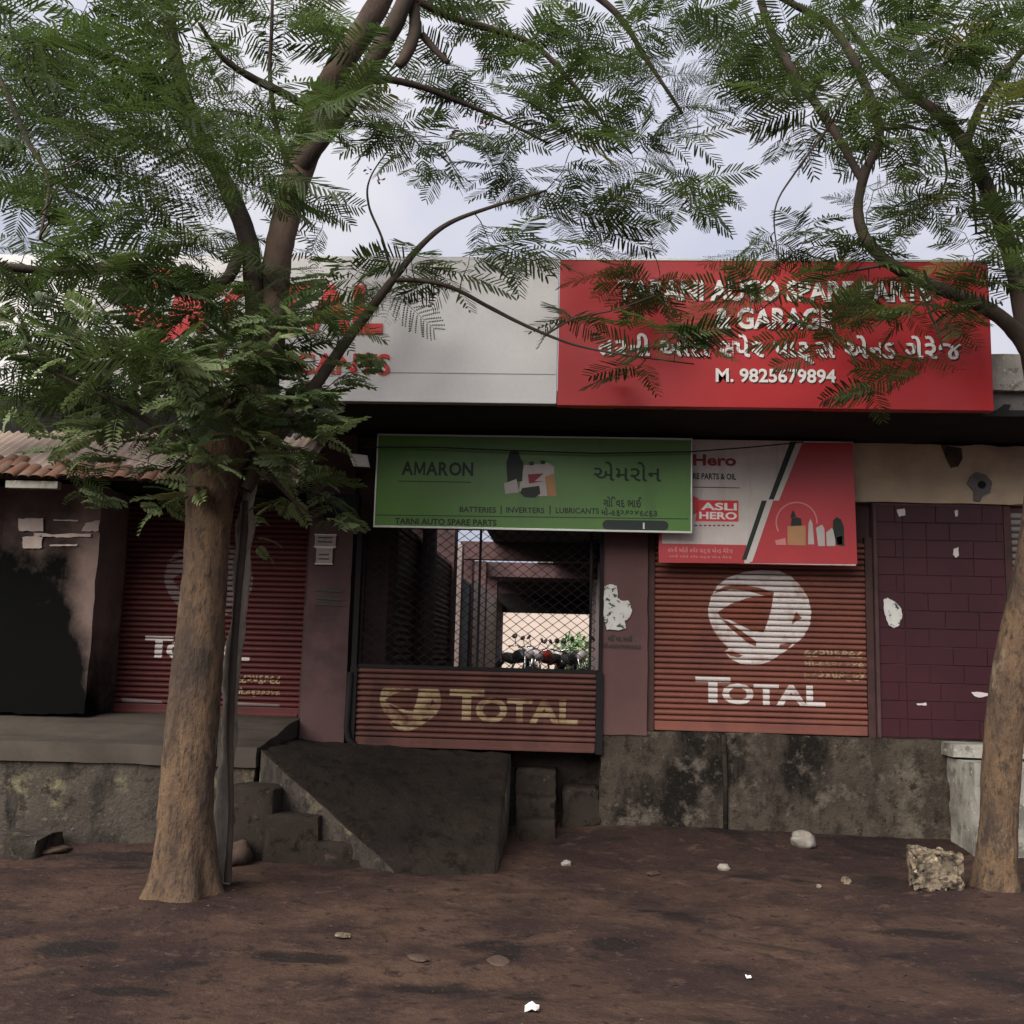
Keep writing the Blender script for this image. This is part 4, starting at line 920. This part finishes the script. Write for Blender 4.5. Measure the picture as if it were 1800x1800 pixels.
TB = [frond_template(40+i, .34*s, p, dr, False, True) for i, (s, p, dr) in enumerate(((1, 11, .25), (.9, 10, .45), (1.15, 12, .15), (.8, 9, .6)))]
TEMPL = {'a': TA, 'f': TF, 'b': TB}
TMESH = {}
def tmpl_mesh(kind, i, m):
    key = (kind, i)
    if key not in TMESH:
        V, F = TEMPL[kind][i]; me = bpy.data.meshes.new('frond'); me.from_pydata(V.tolist(), [], F.tolist()); me.materials.append(m); TMESH[key] = me
    return TMESH[key]
class Crown:
    def __init__(s, root, skel, n_parts):
        s.root = root; s.pos = np.array([p for p, _ in skel]); s.rad = np.array([r for _, r in skel]); s.tw = MB(); s.fr = []; s.n_parts = n_parts
    def spray(s, c, kind, n=6, scale=1.0, maxlen=9):
        c = np.array(c); d = np.linalg.norm(s.pos-c, axis=1) + s.rad*.0 + np.maximum(0, s.pos[:, 2]-c[2])*.25
        i = int(np.argmin(d)); a = s.pos[i]; ln = np.linalg.norm(c-a)
        if ln > maxlen: return
        k = max(3, int(ln/.14)+2); mid = (a+c)/2+np.array([rng.normal()*.10*ln, rng.normal()*.10*ln, .10*ln]); P = []
        for j in range(k+1):
            u = j/k; p = a*(1-u)**2+2*mid*u*(1-u)+c*u*u; P.append(p + (rng.normal(size=3)*.012 if 0 < j < k else 0))
        r0_ = min(max(.004, .0035+.0045*ln), s.rad[i]*.7+.002); R_ = [r0_+(.0022-r0_)*j/k for j in range(k+1)]
        s.tw.tube(P, R_, 5, False)
        s.pos = np.vstack([s.pos, np.array(P[1:])]); s.rad = np.concatenate([s.rad, R_[1:]])
        t_ = P[-1]-P[max(0, k-3)]; t_[2] *= .4
        if np.linalg.norm(t_[:2]) < .03: t_ = np.array([rng.normal(), rng.normal(), .1])
        t_ /= np.linalg.norm(t_); az = math.atan2(t_[1], t_[0]); reach = min(ln*.8, .38*scale+.1)
        acc = 0; idx = k
        for q in range(n):
            u = 1-(q/n)*reach/max(ln, .05); u = min(1, max(0, u)); f_ = u*k; j = min(k-1, int(f_)); p = P[j]+(P[j+1]-P[j])*(f_-j)
            da = 0 if q == 0 else (1 if q % 2 else -1)*rng.uniform(.5, 1.35)
            s.fr.append((p, az+da+rng.normal()*.15, rng.normal()*.26+.08, rng.normal()*.5, scale*rng.uniform(.75, 1.15), kind))
    def build(s, m, mlow):
        tw = s.tw.build('twigs', M['bark_branch'], s.root, True); tag(tw, kind='stuff')
        C_ = np.array(CAM); mats = []
        for (p, az, el, roll, sc, kind) in s.fr:
            x = np.array([math.cos(az)*math.cos(el), math.sin(az)*math.cos(el), math.sin(el)]); y = np.array([-math.sin(az), math.cos(az), 0]); z = np.cross(x, y)
            y2 = y*math.cos(roll)+z*math.sin(roll); z2 = np.cross(x, y2); mats.append((np.stack([x, y2, z2], 1)*sc, p, kind))
        dist = [np.linalg.norm(p-C_) if -7 < ((p-C_)@np.array(cr))/max(.1, (p-C_)@np.array(cf))*10 < 7 and ((p-C_)@np.array(cu))/max(.1, (p-C_)@np.array(cf)) < .52 else 99 for _, p, _ in mats]
        order = np.argsort(dist); near = set(order[:s.n_parts].tolist())
        for kinds, name, mm in ((('a', 'f'), 'foliage', m), (('b',), 'low_foliage', mlow)):
            Vs = []; Fs = []; Ts = []; off = 0
            for i, (R_, p, kind) in enumerate(mats):
                if kind not in kinds: continue
                T_ = TEMPL[kind]; ti = i % len(T_)
                if i in near:
                    o = link('frond', tmpl_mesh(kind, ti, mm), None, s.root)
                    o.matrix_basis = Matrix([[*R_[0], p[0]], [*R_[1], p[1]], [*R_[2], p[2]], [0, 0, 0, 1]]); continue
                V, F = T_[ti]; Vs.append(V@R_.T+p); Fs.append(F+off); off += len(V); Ts.append(np.full(len(V), rng.random(), np.float32))
            if not Vs: continue
            V = np.concatenate(Vs).astype(np.float32); F = np.concatenate(Fs).astype(np.int32); me = bpy.data.meshes.new(name)
            me.vertices.add(len(V)); me.vertices.foreach_set('co', V.ravel()); me.loops.add(F.size); me.loops.foreach_set('vertex_index', F.ravel())
            me.polygons.add(len(F)); me.polygons.foreach_set('loop_start', np.arange(0, F.size, 3, dtype=np.int32)); me.polygons.foreach_set('loop_total', np.full(len(F), 3, np.int32))
            me.update(calc_edges=True); at_ = me.attributes.new('tint', 'FLOAT', 'POINT'); at_.data.foreach_set('value', np.concatenate(Ts))
            o = link(name, me, mm, s.root); tag(o, kind='stuff')

LT = empty('tree', (TL.x, TL.y, 0), 'large leaning tree with feathery leaves and bare trunk before the left shutter', 'tree')
RT = empty('tree', (TR.x, TR.y, 0), 'thinner feathery tree at the right edge beside the tiled wall', 'tree')
sk = []
trunk = limb('trunk', [(314,1612,-2.78,.33), (317,1588,-2.78,.275), (322,1540,-2.78,.213), (325,1470,-2.78,.186), (328,1400,-2.78,.178), (338,1280,-2.77,.168), (349,1150,-2.76,.160), (357,1050,-2.75,.147), (362,980,-2.75,.143), (368,900,-2.75,.156), (374,845,-2.75,.188), (388,795,-2.75,.175), (412,745,-2.75,.13), (428,700,-2.75,.09)], M['bark'], LT, 48, .035, 18, 5)
sk += [q for q in trunk if q[0].z > 2.6]
def L(name, spec, m='bark_branch', n=10, root=LT, bag=None, rough=.10):
    s = limb(name, spec, M[m], root, n, rough); (sk if bag is None else bag).extend(s); return s
L('branch', [(392,820,-2.75,.12), (425,730,-2.72,.10), (445,650,-2.70,.078), (448,560,-2.70,.068), (437,430,-2.72,.070), (400,330,-2.8,.062), (345,230,-2.9,.058), (312,120,-3.0,.052), (292,0,-3.1,.046), (276,-120,-3.2,.04), (250,-260,-3.3,.03)], 'bark_branch', 12)
L('branch', [(400,830,-2.68,.13), (440,740,-2.66,.118), (468,640,-2.64,.108), (480,540,-2.62,.104), (490,440,-2.6,.105), (512,345,-2.58,.108), (545,240,-2.55,.105), (585,140,-2.5,.095), (640,50,-2.5,.088), (690,-40,-2.45,.08), (740,-150,-2.4,.07), (800,-300,-2.3,.05)], 'bark_limb', 14)
L('branch', [(530,290,-2.62,.07), (570,235,-2.7,.072), (620,165,-2.74,.070), (672,80,-2.76,.066), (712,0,-2.78,.06), (745,-110,-2.8,.05), (790,-250,-2.8,.04)], 'bark_branch', 12)
L('branch', [(728,10,-2.7,.042), (728,60,-2.7,.044), (712,100,-2.72,.042), (700,116,-2.72,.038)], 'bark_branch', 10)
L('branch', [(742,62,-2.6,.03), (765,88,-2.6,.026), (788,110,-2.6,.022)], 'bark_branch', 8)
L('branch', [(430,860,-2.72,.055), (470,790,-2.68,.055), (545,690,-2.6,.046), (600,612,-2.52,.040), (648,548,-2.46,.034), (692,490,-2.4,.029), (740,432,-2.35,.023), (790,392,-2.3,.018), (870,362,-2.25,.013), (960,335,-2.2,.009)], 'bark_branch')
L('branch', [(690,492,-2.4,.020), (745,494,-2.38,.019), (800,508,-2.36,.017), (860,540,-2.34,.015), (930,575,-2.3,.013), (1010,606,-2.25,.010), (1100,624,-2.2,.007), (1220,640,-2.15,.005)], 'bark_branch', 8)
L('branch', [(960,588,-2.29,.008), (1010,560,-2.25,.007), (1080,545,-2.2,.006), (1150,520,-2.15,.005)], 'bark_branch', 6)
L('branch', [(690,488,-2.42,.012), (672,420,-2.5,.009), (648,360,-2.55,.008), (652,310,-2.6,.006), (700,240,-2.6,.005)], 'bark_branch', 6)
L('branch', [(425,440,-2.75,.045), (390,500,-2.9,.042), (320,505,-3.05,.036), (230,470,-3.2,.032), (120,478,-3.4,.028), (20,470,-3.6,.024), (-120,455,-3.8,.018)], 'bark_branch')
L('branch', [(330,200,-2.92,.04), (250,130,-3.2,.032), (160,90,-3.5,.026), (60,70,-3.9,.02), (-60,60,-4.2,.015)], 'bark_branch', 8)
L('branch', [(-40,60,-4.6,.018), (10,160,-4.6,.016), (50,250,-4.55,.014), (85,320,-4.5,.010), (70,420,-4.5,.007)], 'bark_branch', 7)
L('branch', [(560,200,-2.55,.035), (500,165,-2.7,.03), (440,135,-2.85,.026), (390,100,-3.0,.02), (350,40,-3.2,.014)], 'bark_branch', 8)
L('branch', [(520,330,-2.6,.022), (490,240,-2.7,.019), (475,140,-2.75,.016), (478,40,-2.8,.013), (480,-80,-2.9,.01)], 'bark_branch', 7)
L('branch', [(700,-20,-2.45,.036), (780,25,-2.3,.030), (860,50,-2.15,.027), (940,80,-2.0,.024), (1000,140,-1.9,.020), (1060,215,-1.8,.015), (1110,270,-1.7,.010)], 'bark_branch', 8)
L('branch', [(600,180,-2.5,.035), (650,140,-2.35,.03), (730,150,-2.2,.026), (810,180,-2.05,.02), (880,210,-1.95,.015), (960,250,-1.8,.01)], 'bark_branch', 8)
L('branch', [(740,-130,-2.4,.05), (860,-90,-2.3,.04), (980,-50,-2.2,.033), (1080,20,-2.1,.026), (1140,110,-2.0,.019), (1200,200,-1.9,.012)], 'bark_branch', 8)
L('branch', [(250,-260,-3.3,.03), (120,-330,-3.7,.025), (0,-380,-4.1,.02), (-150,-420,-4.5,.015)], 'bark_branch', 8)
L('branch', [(690,-40,-2.5,.06), (600,-190,-3.2,.05), (520,-330,-4.0,.04), (440,-460,-4.8,.03), (380,-560,-5.6,.02)], 'bark_branch', 8)
L('branch', [(800,-300,-2.3,.05), (920,-380,-2.8,.04), (1050,-450,-3.4,.03), (1180,-500,-4.0,.02)], 'bark_branch', 8)
L('branch', [(372,850,-2.85,.04), (330,790,-3.0,.028), (260,740,-3.15,.02), (170,690,-3.3,.014), (60,640,-3.4,.009)], 'bark_branch', 8)
L('branch', [(440,800,-2.7,.03), (470,830,-2.75,.02), (505,870,-2.8,.012), (540,900,-2.82,.007)], 'bark_branch', 6)
st = empty('sapling', (atz(388, 1490).x, atz(388, 1490).y, 0), 'slender grey stem leaning against the back of the left tree trunk', 'tree')
s2 = limb('stem', [(382,1560,-2.45,.075), (388,1500,-2.45,.060), (392,1400,-2.45,.052), (404,1300,-2.45,.050), (405,1200,-2.45,.056), (419,1090,-2.47,.054), (428,960,-2.5,.058), (436,880,-2.55,.05), (444,830,-2.6,.04)], M['bark_grey'], st, 14, .26)
limb('stem', [(400,1550,-2.55,.026), (406,1430,-2.55,.02), (405,1280,-2.55,.024), (414,1100,-2.55,.026), (428,950,-2.58,.026), (432,880,-2.6,.02)], M['bark_branch'], st, 8, .12)

skR = []
t2 = limb('trunk', [(1752,1604,-1.74,.205), (1750,1572,-1.74,.175), (1752,1520,-1.74,.142), (1756,1440,-1.74,.125), (1761,1330,-1.74,.13), (1772,1220,-1.74,.128), (1790,1110,-1.74,.122), (1812,1000,-1.74,.118), (1828,880,-1.74,.112), (1832,760,-1.74,.108), (1824,650,-1.74,.10)], M['bark'], RT, 36, .04, 14, 5)
skR += t2[80:]
def R(spec, n=9, m='bark_branch'): return L('branch', spec, m, n, RT, skR)
R([(1830,690,-1.76,.075), (1806,610,-1.8,.065), (1745,548,-1.9,.058), (1650,506,-1.98,.050), (1575,470,-2.05,.045), (1525,425,-2.1,.042), (1508,370,-2.12,.039), (1520,305,-2.15,.036), (1546,232,-2.2,.036), (1512,130,-2.25,.034), (1465,50,-2.3,.03), (1400,10,-2.35,.026), (1320,-30,-2.4,.02), (1220,-60,-2.4,.012)])
R([(1516,318,-2.14,.028), (1480,255,-2.1,.03), (1440,190,-2.05,.033), (1402,140,-2.05,.034), (1368,80,-2.05,.031), (1340,10,-2.05,.028), (1330,-60,-2.1,.024), (1300,-150,-2.1,.018)])
R([(1546,228,-2.2,.016), (1600,224,-2.1,.013), (1648,244,-2.0,.011), (1664,310,-1.95,.009), (1640,355,-1.9,.006)], 6)
R([(1824,670,-1.74,.085), (1800,560,-1.72,.072), (1775,440,-1.68,.064), (1742,350,-1.65,.060), (1705,270,-1.6,.056), (1655,205,-1.55,.046), (1600,165,-1.5,.035), (1540,110,-1.4,.026), (1480,30,-1.3,.018)])
R([(1698,255,-1.62,.035), (1730,175,-1.75,.03), (1800,85,-1.9,.026), (1860,0,-2.1,.02), (1900,-120,-2.3,.015)])
R([(1708,290,-1.62,.016), (1712,340,-1.7,.014), (1716,410,-1.75,.009)], 6)
R([(1505,140,-2.25,.012), (1455,225,-2.3,.010), (1400,300,-2.35,.008), (1362,370,-2.35,.006), (1370,470,-2.35,.004)], 6)
R([(1600,480,-2.02,.014), (1640,560,-2.2,.010), (1660,620,-2.25,.006)], 6)
R([(1560,465,-2.05,.012), (1480,480,-2.2,.009), (1400,500,-2.25,.007), (1330,550,-2.3,.005)], 6)
R([(1320,-30,-2.4,.02), (1400,-200,-2.8,.03), (1500,-330,-3.2,.03), (1650,-420,-3.5,.03), (1780,-300,-2.6,.04), (1800,-100,-2.2,.05)])

# how many leafy sprays fill each 100-pixel stretch of the crowns (rows from the top of the photograph down)
GRID = ['677666436666767787', '677643345566756786', '777652566666325555', '777642135666502455', '776543344453134433', '887765200014224430', '688874000002101210', '467753000000000000', '022335000000000000', '000011000000000000']
CL = Crown(LT, sk, 170); CR_ = Crown(RT, skR, 90)
jobs = []
for r_i, row in enumerate(GRID):
    for c_i, ch_ in enumerate(row):
        nS = int(ch_)
        if c_i < 6 and r_i < 6: nS = int(nS*.62+rng.random())
        elif 6 <= c_i < 13 and r_i < 5: nS = int(nS*.5+rng.random())
        elif r_i < 5: nS = int(nS*.62+rng.random())
        for _ in range(nS):
            px = (c_i+rng.random())*100; py = (r_i+rng.random())*100
            right = c_i >= 13
            if r_i >= 7: Y = rng.uniform(-3.5, -1.9)
            elif c_i < 6: Y = rng.uniform(-4.3, -1.9)
            elif r_i >= 4: Y = rng.uniform(-2.7, -1.75)
            else: Y = rng.uniform(-3.0, -.6)
            low = c_i < 7 and r_i >= 5 and rng.random() < (.55 if r_i < 7 else .85)
            jobs.append((right, at(px, py, Y), 'b' if low else ('a' if rng.random() < .2 else 'f'), 5 if low else 6, rng.uniform(.65, .95) if low else rng.uniform(.8, 1.2)))
for px, py, Y, s_ in ((40, 130, -5.6, 1.25), (110, 210, -5.5, 1.25), (190, 280, -5.5, 1.2), (300, 200, -5.4, 1.2), (420, 260, -5.2, 1.1), (60, 170, -5.4, 1.0), (200, 230, -5.3, 1.0), (330, 260, -5.2, 1.0), (120, 330, -5.2, .95), (380, 330, -5.0, .9), (30, 60, -5.5, 1.0), (250, 120, -5.2, 1.0), (1760, 20, -4.2, .8), (1640, 130, -4.0, .8), (1560, 60, -3.8, .8)):
    jobs.append((px > 1300, at(px, py, Y), 'a', 5, s_))
for _ in range(30): jobs.append((False, at(rng.uniform(300, 560), rng.uniform(640, 830), rng.uniform(-3.5, -3.0)), 'b', 5, rng.uniform(.6, .85)))
for _ in range(34): jobs.append((False, at(rng.uniform(20, 640), rng.uniform(500, 700), rng.uniform(-3.6, -2.6)), 'b', 5, rng.uniform(.65, .95)))
for _ in range(60):                          # crowns go on above and beside the picture
    px = rng.uniform(-700, 2500); py = rng.uniform(-420, -20)
    jobs.append((px > 1300, at(px, py, rng.uniform(-3.4, -.6)), 'f', 6, rng.uniform(.8, 1.1)))
for _ in range(50):
    left = rng.random() < .5; px = rng.uniform(-700, -30) if left else rng.uniform(1830, 2500)
    jobs.append((not left, at(px, rng.uniform(0, 520), rng.uniform(-4, -1.2)), 'f', 6, rng.uniform(.8, 1.1)))
def near_d(j):
    c_ = CR_ if j[0] else CL; return float(np.min(np.linalg.norm(c_.pos-np.array(j[1]), axis=1)))
jobs.sort(key=near_d)
for right, p, kind, n_, s_ in jobs: (CR_ if right else CL).spray(p, kind, n_, s_, 3.2)
CL.build(M['leaf'], M['leaf_low']); CR_.build(M['leaf'], M['leaf_low'])
# a few red flowers in the left tree
fl = MB()
for px, py, Y in ((790, 238, -2.0), (812, 240, -2.0), (850, 218, -2.0), (860, 214, -1.95), (760, 250, -2.05), (800, 228, -2.0), (855, 105, -2.1), (845, 222, -2.0), (650, 300, -2.3), (668, 320, -2.3), (778, 262, -2.0)):
    c = at(px, py, Y)
    for k in range(7):
        a = rng.random()*6.28; d = Vector((math.cos(a), math.sin(a), rng.normal()*.5)).normalized(); e = d.cross(Vector((0, 0, 1))).normalized(); o = c+Vector(rng.normal(size=3)*.012)
        fl.add([o, o+d*.02+e*.011, o+d*.036, o+d*.02-e*.011], [(0, 1, 2, 3)])
tag(fl.build('flowers', M['flower'], LT), kind='stuff')
